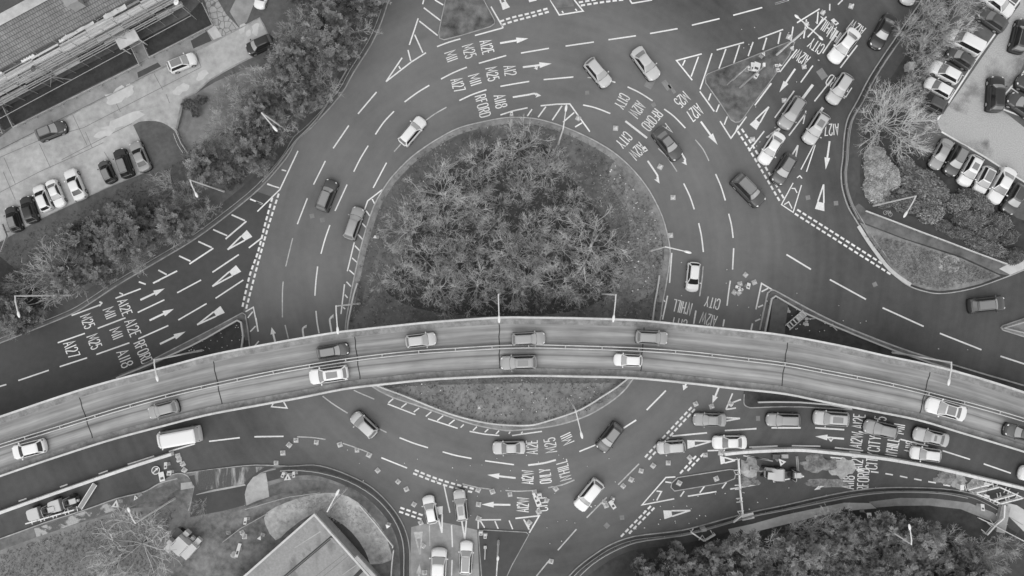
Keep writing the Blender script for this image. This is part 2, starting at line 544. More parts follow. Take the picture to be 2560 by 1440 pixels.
NEI = [(1763, 192), (1768, 186), (1782, 180), (1860, 150), (1969, 106), (1986, 106), (1972, 140), (1944, 178), (1912, 222), (1880, 264), (1856, 298), (1848, 305), (1838, 306), (1827, 300), (1797, 254), (1764, 208)]
SPI = [(1196, 1332), (1199, 1326), (1210, 1324), (1316, 1330), (1322, 1336), (1300, 1376), (1280, 1412), (1240, 1500), (1210, 1560), (1204, 1440)]
RWI = [(1677, 1218), (1679, 1207), (1694, 1193), (1760, 1183), (1824, 1173), (1833, 1174), (1838, 1185), (1836, 1196), (1808, 1207), (1740, 1218), (1686, 1227)]
WTI = [(606, 782), (614, 787), (620, 822), (625, 870), (630, 900), (330, 985), (250, 985), (333, 922), (380, 900), (444, 867), (528, 824)]
ETI = [(1916, 742), (1921, 731), (1931, 725), (1949, 733), (2020, 772), (2088, 806), (2160, 836), (2241, 867), (2310, 890), (2380, 911), (2470, 938), (2560, 964), (2700, 1010), (2600, 1030), (1890, 900), (1899, 825)]
STI = [(1860, 930), (1860, 985), (1859, 1006), (1863, 1014), (1872, 1018), (1880, 1019), (1930, 1017), (2005, 1017), (2130, 1024), (2300, 1056), (2300, 1000), (2000, 930)]
ERI = [(2502, 819), (2506, 814), (2560, 796), (2700, 748), (2860, 700), (2900, 960), (2700, 895), (2560, 842), (2506, 825)]

def land(name, poly, mat, z=LZ, smooth=0, base=-0.05):
    q = smoothline(poly, smooth, True) if smooth else poly
    m_ = MB(); m_.prism(G(q), base, z)
    return struct(m_.build(name, mat))
land('estate_ground', NW, 'verge')
land('car_park_ground', EA, 'dark_soil')
land('yard_ground', SW, 'yard')
land('wood_ground', SE, 'dark_soil')
land('roundabout_island_ground', CE, 'island_soil', LZ, 3)
land('splitter_island_ground', TOPI, 'splitter_soil')
land('splitter_island_ground', SMI, 'patched_path')
land('splitter_island_ground', NEI, 'splitter_soil')
land('splitter_island_ground', SPI, 'dark_asphalt')
land('splitter_island_ground', RWI, 'dark_asphalt')
land('splitter_island_ground', WTI, 'dark_soil')
land('splitter_island_ground', ETI, 'dark_soil')
land('splitter_island_ground', STI, 'dark_soil')
land('splitter_island_ground', ERI, 'rough_verge')

def kerb(line, mat='kerb_stone', w=0.14, z=0.135, closed=False, sm=3, name='kerb'):
    q = smoothline(line, sm, closed) if sm else line
    m_ = MB(); m_.sweep(G(q), [(-w / 2, -0.02), (-w / 2, z), (w / 2, z), (w / 2, -0.02)], closed)
    return struct(m_.build(name, mat))
kerb(NW[1:-1]); kerb(EA[1:25], 'pale_kerb')
kerb(CE, 'pale_kerb', 0.18, closed=True)
kerb([(-300, 1450)] + SW[1:6] + [(400, 1208), (444, 1196)], 'pale_kerb')
kerb([(430, 1187), (444, 1183), (458, 1184), (470, 1190), (480, 1201), (486, 1215), (483, 1240), (472, 1276)], 'pale_kerb')
kerb(SW[8:22]); kerb(SE[2:-2])
kerb([(690, 1172), (661, 1179), (640, 1190), (625, 1204), (616, 1218), (613, 1234), (612, 1264)], 'kerb_stone')
for q in (TOPI, NEI, SPI, RWI): kerb(q, 'pale_kerb' if q is RWI else 'kerb_stone', 0.12, closed=True, sm=0)
kerb(WTI[8:] + WTI[:4], 'kerb_stone', sm=0); kerb(ETI[-1:] + ETI[:13], 'pale_kerb', 0.2, sm=2); kerb(STI[1:9], 'kerb_stone', sm=2)
kerb(ERI[-3:] + ERI[:4], 'pale_kerb', sm=0)

def sheet(name, poly, mat, lift=0.004, base=LZ, sm=0):
    q = smoothline(poly, sm, True) if sm else poly
    m_ = MB(); m_.prism(G(q), base - 0.02, base + lift)
    return struct(m_.build(name, mat))
def band(name, line, wpx, mat, lift=0.006, base=LZ, sm=3):
    q = smoothline(line, sm) if sm else line
    w = wpx / PPM
    m_ = MB(); m_.sweep(G(q), [(-w / 2, base - 0.02), (-w / 2, base + lift), (w / 2, base + lift), (w / 2, base - 0.02)])
    return struct(m_.build(name, mat))
def off(line, d):
    out = []
    for i, p_ in enumerate(line):
        a = line[max(0, i - 1)]; c = line[min(len(line) - 1, i + 1)]
        dx, dy = c[0] - a[0], c[1] - a[1]; l_ = math.hypot(dx, dy) or 1
        out.append((p_[0] - dy / l_ * d, p_[1] + dx / l_ * d))
    return out
# north-west: footpath along the kerb, estate road, path and lawns
nwk = NW[1:-2]
band('footpath', off(nwk, 19), 25, 'path_asphalt')
kerb(off(nwk, 10.5), 'kerb_stone', 0.09, 0.16, name='path_edging')
ESTATE = [(-420, 590), (0, 378), (340, 206), (650, 46), (660, 60), (672, 85), (690, 120), (633, 142), (522, 203), (492, 231), (458, 247), (450, 285), (442, 322),
          (420, 311), (403, 304), (380, 301), (358, 301), (333, 311), (356, 360), (378, 405), (372, 428), (267, 470), (100, 548), (0, 605), (-420, 810)]
sheet('estate_road', ESTATE, 'concrete', 0.006)
sheet('estate_path', [(-420, 553), (0, 345), (31, 321), (347, 162), (372, 147), (531, 64), (560, 60), (600, 72), (340, 203), (0, 374), (-420, 585)], 'worn_lane', 0.010)
sheet('estate_path', [(470, -160), (512, 0), (531, 62), (537, 100), (600, 72), (566, 36), (545, 0), (500, -160)], 'crazy_paving', 0.018)
sheet('estate_path', [(620, -100), (590, 0), (575, 30), (600, 70), (618, 55), (640, 0), (660, -100)], 'worn_lane', 0.014)
sheet('estate_path', [(324, 112), (347, 160), (372, 147), (353, 103)], 'worn_lane', 0.020)
sheet('estate_path', [(535, 100), (519, 78), (538, 64), (556, 92)], 'pale_concrete', 0.024)
sheet('lawn', [(-420, 500), (0, 276), (324, 108), (345, 158), (31, 316), (-60, 362), (-420, 548)], 'lawn', 0.024)
sheet('lawn', [(352, 100), (470, 40), (504, 4), (531, 60), (373, 141)], 'lawn', 0.024)
sheet('lawn', [(-420, -420), (-420, 30), (0, 36), (60, 0), (180, -420)], 'far_grass', 0.022)
kerb([(-420, 590), (0, 378), (340, 206), (486, 132), (600, 72), (650, 46), (664, 72), (684, 112)], 'kerb_stone', 0.16, 0.155, sm=0)
kerb([(684, 118), (633, 142), (580, 168), (522, 203), (492, 231), (458, 247), (448, 290), (442, 322)], 'kerb_stone', 0.2, 0.15, sm=0)
kerb([(333, 311), (345, 304), (358, 301), (380, 300), (403, 303), (422, 312), (439, 325), (446, 338)], 'pale_kerb', 0.3, 0.15, sm=2)
kerb([(378, 405), (372, 428), (267, 470), (100, 548), (0, 605), (-200, 700)], 'kerb_stone', 0.12, 0.15, sm=0)
sheet('dry_verge', [(458, 250), (492, 234), (540, 205), (600, 180), (640, 170), (660, 250), (620, 300), (560, 330), (500, 390), (470, 372), (448, 325)], 'dry_grass', 0.012, sm=2)
mb = MB()
for ln_ in (Z(0, 0, 660, 1035, 790, 1310), Z(0, 0, 1010, 855, 1090, 1010), Z(0, 0, 1390, 665, 1470, 810), Z(0, 0, 1500, 850, 1530, 930), Z(0, 0, 1770, 480, 1815, 610),
            [(-100, 440)] + Z(0, 0, 0, 1420, 370, 1260, 760, 1150, 1080, 985, 1460, 790, 1810, 610), Z(0, 0, 560, 1440, 960, 1230, 1190, 1115),
            [(0, 482), (100, 430), (190, 390), (260, 357)], [(12, 395), (40, 460)], [(100, 360), (128, 420)], [(215, 330), (232, 370)], [(262, 380), (280, 410)], [(10, 378 + 52), (40, 500)]):
    mb.strip(G(ln_), 0.07, LZ + 0.012)
struct(mb.build('slab_joints', 'slab_joint'))
mb = MB()
for cx_, cy_, a_, b_ in ((606, 72, 10, 16), (640, 72, 10, 18), (622, 84, 8, 10), (298, 238, 34, 22), (322, 228, 16, 16), (310, 300, 60, 14), (268, 332, 30, 10), (505, 190, 16, 14), (455, 222, 22, 14)):
    pts = []
    for k in range(14):
        t = 2 * PI * k / 14; q = 0.65 + 0.5 * random.random()
        pts.append((cx_ + math.cos(t) * a_ * q, cy_ + math.sin(t) * b_ * q - (math.cos(t) * a_ * 0.35)))
    mb.poly(G(pts), LZ + 0.014)
struct(mb.build('road_stains', 'pale_concrete'))
mb = MB(); mb.poly(G(Z(0, 0, 1240, 655, 1425, 565, 1455, 600, 1250, 705)), LZ + 0.02)
mb.poly(G(Z(0, 0, 1720, 370, 1865, 285, 1910, 370, 1745, 440)), LZ + 0.02)
struct(mb.build('path_patch', 'dark_asphalt'))
sheet('field', [(-420, 920), (-420, 700), (0, 640), (60, 690), (120, 740), (60, 830), (0, 850)], 'lawn', 0.004)

# east: footpath strip, cycle path, car park
eak = EA[1:16]
band('footpath', off(eak, -26), 40, 'path_asphalt')
kerb(off(eak, -13), 'kerb_stone', 0.12, 0.17, name='path_edging')
sheet('footpath', [(2132, 520), (2150, 506), (2166, 527), (2300, 579), (2440, 631), (2519, 660), (2560, 676), (2524, 690), (2496, 684), (2400, 640), (2257, 595), (2149, 553)], 'patched_path', 0.010)
sheet('footpath', [(2140, 480), (2160, 492), (2190, 515), (2290, 545), (2400, 596), (2500, 640), (2560, 652), (2540, 668), (2440, 629), (2300, 577), (2166, 525), (2135, 500)], 'dark_asphalt', 0.014)
sheet('verge', [(2149, 557), (2257, 598), (2400, 645), (2500, 690), (2449, 710), (2394, 723), (2347, 728), (2313, 723), (2274, 710), (2238, 684), (2213, 652), (2176, 600)], 'rough_verge', 0.012)
sheet('dirt_strip', [(2496, 672), (2530, 655), (2600, 640), (2700, 600), (2560, 672), (2524, 687)], 'pale_concrete', 0.016)
band('dirt_strip', [(2145, 565), (2174, 610), (2213, 662), (2240, 688), (2276, 712)], 9, 'pale_concrete', 0.018)
sheet('dry_patch', [(2345, 655), (2370, 638), (2395, 645), (2400, 668), (2380, 682), (2350, 674)], 'sand', 0.016, sm=3)
sheet('car_park', [(2300, -420), (2440, -100), (2330, 150), (2270, 260), (2300, 380), (2420, 440), (2540, 545), (2700, 600), (2980, 560), (2980, -420)], 'car_park_dark', 0.008)
sheet('car_park_lane', [(2552, -60), (2548, 12), (2520, 50), (2450, 150), (2395, 230), (2341, 306), (2352, 329), (2410, 362), (2480, 408), (2560, 455), (2760, 570), (2980, 500), (2980, 330), (2760, 330), (2560, 320), (2507, 278), (2545, 190), (2600, 60), (2640, -420), (2560, -420)], 'stained_lane', 0.014)
mb = MB()
for ln_, w_ in ((Z(1880, 0, 2420, -20, 2000, 560, 1665, 1080), .13), (Z(1880, 0, 1700, 1188, 2100, 1420) + Z(1880, 360, 2240, 215, 2460, 352, 2700, 490), .13),
                (Z(1880, 0, 1970, 148, 2185, 298), .09), (Z(1880, 0, 1775, 405, 1990, 552), .09), (Z(1880, 0, 1700, 595, 1900, 685), .07), (Z(1880, 0, 1640, 760, 1820, 815), .07), (Z(1880, 0, 2150, 60, 2280, 170), .08),
                (Z(1880, 360, 1815, -10, 1690, 205), .09), (Z(1880, 360, 1950, 60, 1815, 285), .07), (Z(1880, 360, 2085, 140, 1970, 330), .08), (Z(1880, 360, 2230, 215, 2085, 450), .09), (Z(1880, 360, 2360, 300, 2230, 500), .06),
                (Z(1880, 0, 2448, 640, 2265, 860), .12), (Z(1880, 0, 2320, 790, 2390, 840), .08), (Z(1880, 0, 2250, 985, 2460, 1065, 2700, 1150), .12), (Z(1880, 0, 2290, -10, 2375, 50), .08)):
    mb.strip(G(ln_), w_ * 1.8, LZ + 0.026)
struct(mb.build('bay_markings', 'white_paint'))

# south-west: path, dry banks, driveway
band('footpath', [(1012, 1600), (1012, 1440), (1011, 1375), (1002, 1334), (984, 1298), (956, 1262), (921, 1230), (884, 1208), (830, 1186), (784, 1175), (720, 1178), (662, 1192)], 26, 'path_asphalt')
band('footpath', [(988, 1600), (987, 1440), (985, 1390), (975, 1350), (955, 1310), (928, 1275), (895, 1248), (850, 1228), (790, 1214), (730, 1214), (680, 1226), (630, 1248), (560, 1274)], 28, 'patched_path', 0.010)
sheet('dry_bank', [(668, 1280), (720, 1254), (780, 1236), (845, 1232), (895, 1255), (930, 1290), (960, 1330), (975, 1370), (978, 1400), (930, 1410), (900, 1392), (870, 1340), (830, 1300), (786, 1282), (720, 1326), (690, 1350), (664, 1310)], 'bank_grass', 0.016, sm=2)
sheet('dark_bank', [(786, 1284), (835, 1296), (880, 1330), (915, 1380), (935, 1440), (960, 1520), (900, 1500), (880, 1420), (830, 1345)], 'path_asphalt', 0.020, sm=2)
sheet('dry_verge', [(-420, 1560), (0, 1374), (110, 1335), (230, 1295), (330, 1270), (440, 1262), (472, 1278), (430, 1330), (400, 1440), (380, 1860), (-420, 1860)], 'dry_grass', 0.010)
band('footpath', [(-300, 1466), (0, 1362), (119, 1319), (217, 1288), (310, 1260), (400, 1232), (440, 1212)], 26, 'patched_path', 0.012)
band('footpath', [(90, 1331), (130, 1318), (215, 1288), (292, 1262)], 22, 'stained_path', 0.018)
sheet('driveway', [(472, 1190), (560, 1172), (640, 1164), (690, 1166), (650, 1182), (626, 1204), (614, 1228), (613, 1262), (560, 1276), (476, 1292), (480, 1250), (487, 1216)], 'dark_asphalt', 0.020)
mb = MB()
for q in (Z(340, 1120, 0, 0),):
    pass
S6 = lambda *a: [(340 + a[i] / 6.095, 1120 + a[i + 1] / 6.095) for i in range(0, len(a), 2)]
mb.poly(G(S6(1700, 560, 1790, 440, 1900, 390, 1985, 370, 2010, 520, 2035, 740, 1850, 800, 1690, 870, 1662, 700)), LZ + 0.028)
mb.poly(G(S6(690, 530, 855, 510, 885, 600, 690, 635)), LZ + 0.028)
mb.poly(G(S6(930, 700, 1180, 630, 1500, 575, 1660, 545, 1680, 565, 1400, 620, 1180, 660, 920, 712)), LZ + 0.028)
struct(mb.build('driveway_slabs', 'concrete'))
sheet('driveway_top', S6(900, 365, 1190, 320, 1560, 292, 1940, 280, 1960, 290, 1840, 370, 1720, 470, 1660, 540, 1380, 600, 960, 640, 905, 500), 'stained_drive', 0.026)

# south-east: path and pale bank before the wood
band('footpath', off(SE[3:21], 20), 26, 'path_asphalt')
kerb(off(SE[3:21], 9), 'kerb_stone', 0.09, 0.15, name='path_edging')
sheet('dirt_strip', [(1820, 1322), (1880, 1309), (1960, 1287), (2040, 1270), (2110, 1256), (2174, 1257), (2190, 1270), (2120, 1276), (2050, 1288), (1980, 1306), (1890, 1328), (1830, 1345)], 'pale_concrete', 0.012)
sheet('dirt_strip', [(2170, 1254), (2250, 1244), (2330, 1245), (2420, 1256), (2480, 1280), (2520, 1312), (2470, 1300), (2400, 1272), (2320, 1263), (2240, 1264), (2190, 1268)], 'worn_lane', 0.016)
sheet('dirt_strip', [(2505, 1254), (2540, 1262), (2600, 1300), (2700, 1360), (2640, 1400), (2560, 1330), (2520, 1290)], 'pale_concrete', 0.02)
band('verge_strip', off([CE[i] for i in range(5, 31)], 9), 13, 'rough_verge', 0.012)
band('verge_strip', off([CE[i] for i in range(33, 45)] + [CE[0]], 8), 14, 'rough_verge', 0.012)
sheet('island_grass', [(1545, 400), (1600, 460), (1640, 545), (1655, 620), (1645, 720), (1560, 760), (1500, 720), (1560, 640), (1570, 540), (1520, 450)], 'rough_verge', 0.006, sm=3)
sheet('island_grass', [(960, 972), (1100, 962), (1300, 958), (1480, 958), (1560, 962), (1480, 1020), (1360, 1056), (1250, 1060), (1150, 1040), (1040, 1004)], 'rough_verge', 0.006, sm=2)
sheet('island_grass', [(1010, 430), (1090, 362), (1170, 330), (1150, 380), (1060, 450), (990, 520), (960, 600), (920, 690), (900, 780), (884, 760), (910, 640), (940, 530)], 'verge', 0.006, sm=2)
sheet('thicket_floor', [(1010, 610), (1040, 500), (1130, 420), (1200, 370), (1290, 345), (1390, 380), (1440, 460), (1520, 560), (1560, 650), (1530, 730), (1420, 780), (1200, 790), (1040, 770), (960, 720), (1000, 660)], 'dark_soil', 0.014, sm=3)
band('gravel_strip', [(1905, 850), (1909, 820), (1920, 745), (1931, 734), (1949, 742), (2088, 814), (2241, 874), (2380, 918)], 11, 'patched_path', 0.008, sm=0)
band('gravel_strip', [(300, 942), (340, 927), (444, 876), (528, 833), (604, 791), (613, 800), (620, 850)], 13, 'patched_path', 0.008, sm=0)
# approach roads relaid with other surfaces
sheet('approach_road', [(-420, 1010), (0, 860), (228, 759), (486, 601), (640, 478), (680, 492), (664, 556), (645, 630), (622, 700), (608, 780), (444, 870), (330, 925), (0, 1040), (-420, 1180)], 'dark_asphalt', 0.004, 0.0)
sheet('approach_road', [(1028, 1318), (1055, 1311), (1100, 1305), (1130, 1310), (1193, 1325), (1200, 1480), (1210, 1700), (1026, 1700), (1026, 1400)], 'worn_lane', 0.004, 0.0)
mb = MB()
for c_, sz, a_ in (((1625, 207), (28, 20), 62), ((1666, 213), (13, 26), 35), ((1680, 222), (8, 26), 35), ((1468, 232), (10, 10), 5), ((1634, 262), (10, 10), 30), ((2020, 494), (11, 11), 10), ((2090, 508), (11, 11), 5),
                   ((780, 540), (11, 11), 15), ((806, 550), (11, 11), 10), ((2187, 711), (11, 11), 25), ((1517, 1314), (12, 12), 45), ((1555, 1294), (11, 11), 5), ((2055, 185), (18, 26), 35), ((1895, 1046), (10, 12), 0), ((1446, 296), (8, 8), 0)):
    c3 = P(*c_); mb.box((c3.x, c3.y, 0.001), (sz[0] / PPM, sz[1] / PPM, 0.012), R(a_))
struct(mb.build('road_patches', 'ghost_paint'))

# ------------------------------------------------------------------ painted markings
MZ = 0.010
lane = MB(); hatch = MB(); give = MB(); arrow = MB(); letter = MB()
WL = 0.125
def segs(mbx, ox, oy, txt, w=WL, mi=0):
    for s_ in txt.split(';'):
        v = [float(x) for x in s_.replace(',', ' ').split()]
        pts = Z(ox, oy, *v)
        if len(pts) > 2: pts = smoothline(pts, 4) if mbx is lane else pts
        mbx.strip(G(pts), w * 1.25, MZ, mi)
segs(lane, 640, 0, '1085 828 918 1025;835 1130 695 1335;1560 768 1450 835 1337 918;1242 1002 1150 1100 1075 1210;1898 605 1780 653 1665 712;2252 500 2005 570;2075 808 1950 850 1830 905;1840 350 1730 382 1630 420;2225 250 1970 320;2115 60 2225 250', 0.15)
segs(lane, 640, 0, '1715 965 1610 1025 1520 1090;1305 1295 1243 1365', 0.12, 1)
segs(lane, 640, 360, '1010 15 940 130 880 250;625 152 518 365;1175 168 1055 395;820 365 712 602;463 488 372 722;665 730 620 860 585 988;555 1102 540 1230 530 1365', 0.14)
segs(lane, 640, 360, '330 848 300 970 268 1102;245 1238 238 1350 238 1560', 0.12, 1)
segs(lane, 640, 700, '540 278 550 380 568 480;0 340 18 465', 0.15)
segs(lane, 640, 700, '262 405 292 528;600 1045 700 1120 825 1198;880 992 965 1030 1065 1072;1110 1340 1175 1372', 0.13, 1)
segs(lane, 640, 1040, '1292 195 1420 245 1548 285;1680 322 1800 355 1940 382;2062 403 2322 438;0 185 248 183;1128 375 1240 420 1360 468', 0.15)
segs(lane, 640, 1040, '370 187 500 193 625 210;780 245 900 285 1005 325;1858 610 1980 640 2120 660;2245 670 2350 677 2505 670', 0.12, 1)
segs(lane, 0, 1040, '1882 228 2158 195;2290 187 2448 185;1755 250 1520 320;1388 360 1150 435;970 492 888 522;608 615 540 640;240 742 168 768', 0.15)
segs(lane, 1280, 0, '80 478 333 435;482 415 737 378;868 358 1115 322;1242 302 1490 258;1618 227 1868 168;1990 138 2252 68;2370 35 2490 0;-105 778 20 755 155 733;285 717 552 693;885 728 930 742;1040 782 1150 835 1265 908;1370 982 1460 1050 1560 1153;640 945 750 970 885 1022', 0.15)
segs(lane, 1280, 0, '680 697 720 700;1315 1335 1400 1420 1485 1544;1650 1258 1720 1345 1772 1448', 0.12, 1)
segs(lane, 1280, 0, '1020 1090 1215 1242', 0.22)
segs(lane, 1280, 360, '1545 355 1600 470 1640 588;1680 712 1705 830 1722 972;1832 270 1880 380 1920 508;1950 628 1975 730 1990 845;1995 938 1985 1130;1965 1230 1950 1330 1935 1455;1438 980 1418 1250;1400 1365 1355 1580', 0.15)
segs(lane, 1280, 360, '1720 1100 1710 1220 1688 1370', 0.13, 1)
segs(lane, 1280, 700, '1655 275 1635 395;1910 355 1898 420;1385 995 1212 1170;1118 1260 985 1345;2200 1338 1915 1355;1755 1375 1440 1405;2165 390 2150 450', 0.17)
segs(lane, 1880, 0, '208 33 320 0;405 205 608 80;670 150 500 335;405 445 250 648;548 590 438 742;720 712 562 912;948 408 795 610;770 280 635 480;380 818 205 1060;485 1018 332 1220;170 750 25 948;110 1180 -30 1360;490 175 465 345;460 290 230 500', 0.15)
segs(lane, 1880, 0, '548 762 445 900;640 968 600 1020', 0.3)
segs(lane, 1880, 360, '310 995 530 1128;700 1220 1025 1398', 0.17)
segs(lane, 1880, 700, '1175 250 1545 418;1690 480 2065 628;2235 685 2480 765 2700 830;175 1330 438 1330;0 1340 40 1337;568 1330 830 1347', 0.17)
segs(lane, 1280, 1040, '145 442 280 425 395 395', 0.2)
segs(lane, 1280, 1040, '325 645 450 620 562 575;1143 430 955 618;852 732 672 915;580 1018 412 1208;342 1290 220 1440', 0.14, 1)
segs(lane, 1280, 1040, '765 255 605 320;1840 680 1582 722;2225 612 1963 658;2390 270 2135 280;1895 307 1760 312', 0.15)
segs(lane, 1880, 1040, '230 270 0 285;358 267 615 272;745 285 1000 312;875 320 975 330;705 372 815 382;960 140 1065 160;1335 210 1585 270;1715 312 1962 390;2085 430 2330 515;1070 500 1138 508;1200 518 1268 530;1330 540 1398 555;1458 565 1525 578;1585 590 1655 602;1722 618 1785 630;940 485 1010 492;190 592 468 543', 0.15)
segs(lane, 640, 1040, '1690 615 1745 870;1760 982 1768 1180;1765 1295 1760 1440', 0.14)
segs(lane, 640, 1040, '1560 980 1565 1170', 0.1, 1)
segs(lane, 0, 700, '1268 78 1040 165;1480 178 1240 292;1440 0 1378 30;1515 410 1245 530;1860 212 1605 360;1130 340 880 435;765 480 520 565;1165 565 868 670;785 700 538 780;440 812 165 905;58 940 -200 1015;1810 0 1595 115;2190 0 1940 165;905 222 645 320;920 205 895 235;895 195 920 205', 0.15)
segs(lane, 0, 360, '2240 935 2350 850;2150 995 1912 1155', 0.16)
# hatching and edge lines
segs(hatch, 640, 0, '1530 475 1395 560 1170 735;1170 735 1315 520;1285 595 1300 620;1368 450 1393 548;1380 405 1460 165;1428 312 1502 475;1470 190 1635 320;1510 70 1660 185;1610 0 1685 45;1510 0 1500 38', 0.15)
segs(hatch, 640, 360, '378 62 215 410 12 608;232 232 272 243;100 362 210 395;0 518 58 545;1138 410 1005 512 960 640;1045 495 1072 545;990 600 1030 655;950 708 995 755;920 815 962 862;885 885 822 1145;890 915 938 965;865 1025 912 1068;840 1135 885 1175;815 1240 855 1283;797 1262 765 1530;800 1355 825 1385', 0.14)
segs(hatch, 640, 700, '785 245 803 262;1185 1115 1435 1212;1235 1068 1192 1105;1355 1110 1308 1148;1468 1152 1420 1188;1578 1185 1528 1228;1548 1248 1815 1335;1685 1220 1632 1265;1788 1258 1735 1300;1870 1300 1842 1328;1922 1362 2060 1388 2190 1400;1988 1320 1952 1355;2090 1342 2058 1370;2188 1355 2160 1385;2288 1365 2275 1385;2400 1365 2385 1380;2305 1400 2574 1362;155 1110 140 1140 280 1152 250 1098', 0.14)
segs(hatch, 1280, 0, '0 1000 140 970;-104 1035 0 1000;258 952 400 938 520 935 700 1185;180 983 138 1045;305 960 235 1055;450 952 362 1082;560 1012 460 1100;632 1105 568 1143;1708 485 1480 545 1622 722;1558 540 1535 590;1678 510 1612 690;1800 480 1692 805;1842 450 2088 382;1925 440 1862 618;2048 405 1995 570;2170 378 2125 505;2215 348 2440 265;2292 340 2255 450;2415 290 2395 390;1690 822 1820 1003;1790 840 1768 903;1865 940 1838 1008;1938 1048 1910 1122;1872 1090 1970 1245 2110 1050;2035 1130 2015 1180;2335 750 2185 948;345 0 425 135 640 100 560 0;450 100 462 118;570 80 585 98;1060 0 1080 30 1260 0', 0.15)
segs(hatch, 1880, 0, '130 340 100 450;258 290 235 395;370 240 350 370;595 105 585 215;700 35 698 95;815 0 772 42', 0.15)
segs(hatch, 1280, 360, '1355 1395 1378 1420;1330 1300 1345 1320', 0.14)
segs(hatch, 1280, 700, '1330 300 1350 325;1925 1165 1985 1020;1925 1165 2015 1152;2060 1075 1965 1110', 0.16)
segs(hatch, 1880, 700, '35 265 85 30 190 92;85 105 145 75;55 245 100 225;28 370 75 350;5 390 -8 450', 0.16)
segs(hatch, 1280, 1040, '30 920 245 898 155 1052;105 930 155 1022;1460 745 1170 800 1385 553 1470 548;1380 593 1435 600;1300 675 1345 680 1302 760;1550 675 1515 725;1732 632 1690 690;1930 597 1890 652;2065 600 2040 630', 0.15)
segs(hatch, 640, 1040, '2205 933 2000 935 2000 1015;2020 945 2058 1005;2150 945 2180 1015;2278 940 2310 1018;2410 932 2460 1000;2335 922 2450 910;2335 1090 2375 1180', 0.14)
segs(hatch, 0, 700, '2325 465 2280 245 2210 285;2275 285 2230 340;2300 415 2252 465;2330 550 2295 590;1075 115 1108 130', 0.14)
segs(hatch, 0, 360, '2250 495 2365 542;2085 637 2205 690;2218 695 2030 855;1918 770 2045 825;1785 877 1905 932;1920 938 1705 1080;1612 1007 1715 1055;1425 1135 1500 1175;1595 1142 1378 1252;1250 1240 1312 1263;895 1420 920 1435;2405 358 2448 375', 0.17)
segs(hatch, 1880, 360, '560 0 440 230;570 8 490 250;370 350 265 545 370 615 445 370;405 305 430 285 450 310;355 400 385 400 405 440;290 545 330 520 360 580;485 -300 460 -180', 0.12)
def dashes(A, B=None, mi=0):
    for line in (A, B):
        if not line: continue
        L = [P(*q) for q in smoothline(line, 5)]
        d = 0.0; out = []; seg = None
        def at(s):
            acc = 0
            for i in range(len(L) - 1):
                l_ = (L[i + 1] - L[i]).length
                if acc + l_ >= s: return L[i].lerp(L[i + 1], (s - acc) / l_)
                acc += l_
            return None
        while True:
            a_, b_ = at(d), at(d + 0.6)
            if a_ is None or b_ is None: break
            give.strip([a_, b_], 0.27, MZ, mi); d += 0.89
dashes([(681, 494), (664, 556), (645, 630), (624, 690), (604, 777)], [(697, 484), (674, 556), (655, 622), (634, 700), (614, 778)])
dashes([(1250, 54), (1280, 44), (1330, 32), (1377, 19)], [(1254, 63), (1280, 54), (1330, 41), (1381, 27)])
dashes([(1447, 6), (1500, -3)], [(1452, 14), (1510, 5), (1560, -1)])
dashes([(1844, 328), (1880, 385), (1954, 511)], [(1854, 322), (1890, 378), (1962, 500)])
dashes([(1987, 534), (2110, 612), (2233, 690)], [(1993, 524), (2100, 592), (2208, 661)])
dashes([(1729, 1018), (1668, 1083), (1608, 1148)], [(1737, 1023), (1677, 1088), (1616, 1155)])
dashes([(1740, 1140), (1697, 1187)], [(1759, 1134), (1716, 1180)])
dashes([(1627, 1265), (1587, 1306), (1547, 1347)], [(1636, 1269), (1601, 1305), (1566, 1340)])
dashes([(1037, 1175), (1090, 1196), (1140, 1211), (1188, 1223)], [(1033, 1183), (1086, 1204), (1136, 1220), (1184, 1231)])
dashes([(1001, 1269), (1062, 1290)], [(998, 1279), (1059, 1300)])
def triangle(apex, b1, b2, mi=0):
    A, B, C_ = (Vector(q) for q in (apex, b1, b2))
    mid = (B + C_) / 2
    bl = 0.30
    B2 = B.lerp(A, bl); C2 = C_.lerp(A, bl)
    give.poly(G([tuple(B), tuple(C_), tuple(C2), tuple(B2)]), MZ, mi)
    n_ = (C_ - B).normalized() * 1.6
    ax = (A - mid).normalized()
    give.strip(G([tuple(B2 + n_ * 0.55), tuple(A)]), 0.21, MZ, mi)
    give.strip(G([tuple(C2 - n_ * 0.55), tuple(A)]), 0.21, MZ, mi)
for t_ in (((569, 624), (617, 575), (631, 592)), ((531, 716), (590, 663), (603, 679)), ((493, 812), (551, 765), (562, 782)), ((1922, 267), (1874, 311), (1891, 325)), ((2059, 461), (2037, 522), (2061, 528)),
           ((1240, -32), (1257, 25), (1275, 18)), ((1312, -40), (1323, 6), (1342, 1)), ((1780, 1103), (1718, 1100), (1719, 1122)), ((1838, 1151), (1799, 1139), (1802, 1161)), ((1726, 1276), (1658, 1276), (1661, 1298)),
           ((1105, 1332), (1087, 1268), (1107, 1265)), ((1162, 1348), (1150, 1284), (1169, 1281)), ((1952, 318), (1914, 343), (1933, 353)), ((1995, 363), (1965, 410), (1985, 419))):
    triangle(*t_)
triangle((1050, 1386), (1034, 1330), (1057, 1329), 1)
triangle((1850, 1046), (1800, 1042), (1801, 1056))
def arr(tail, tip, w=0.26, head=0.42, hw=0.40, mi=0):
    a_, b_ = P(*tail), P(*tip)
    d = b_ - a_; l_ = d.length; d.normalize(); n_ = Vector((-d.y, d.x, 0))
    hl = l_ * head
    arrow.strip([a_, b_ - d * hl * 0.98], w, MZ, mi)
    arrow.poly([b_, b_ - d * hl + n_ * hw, b_ - d * hl - n_ * hw], MZ, mi)
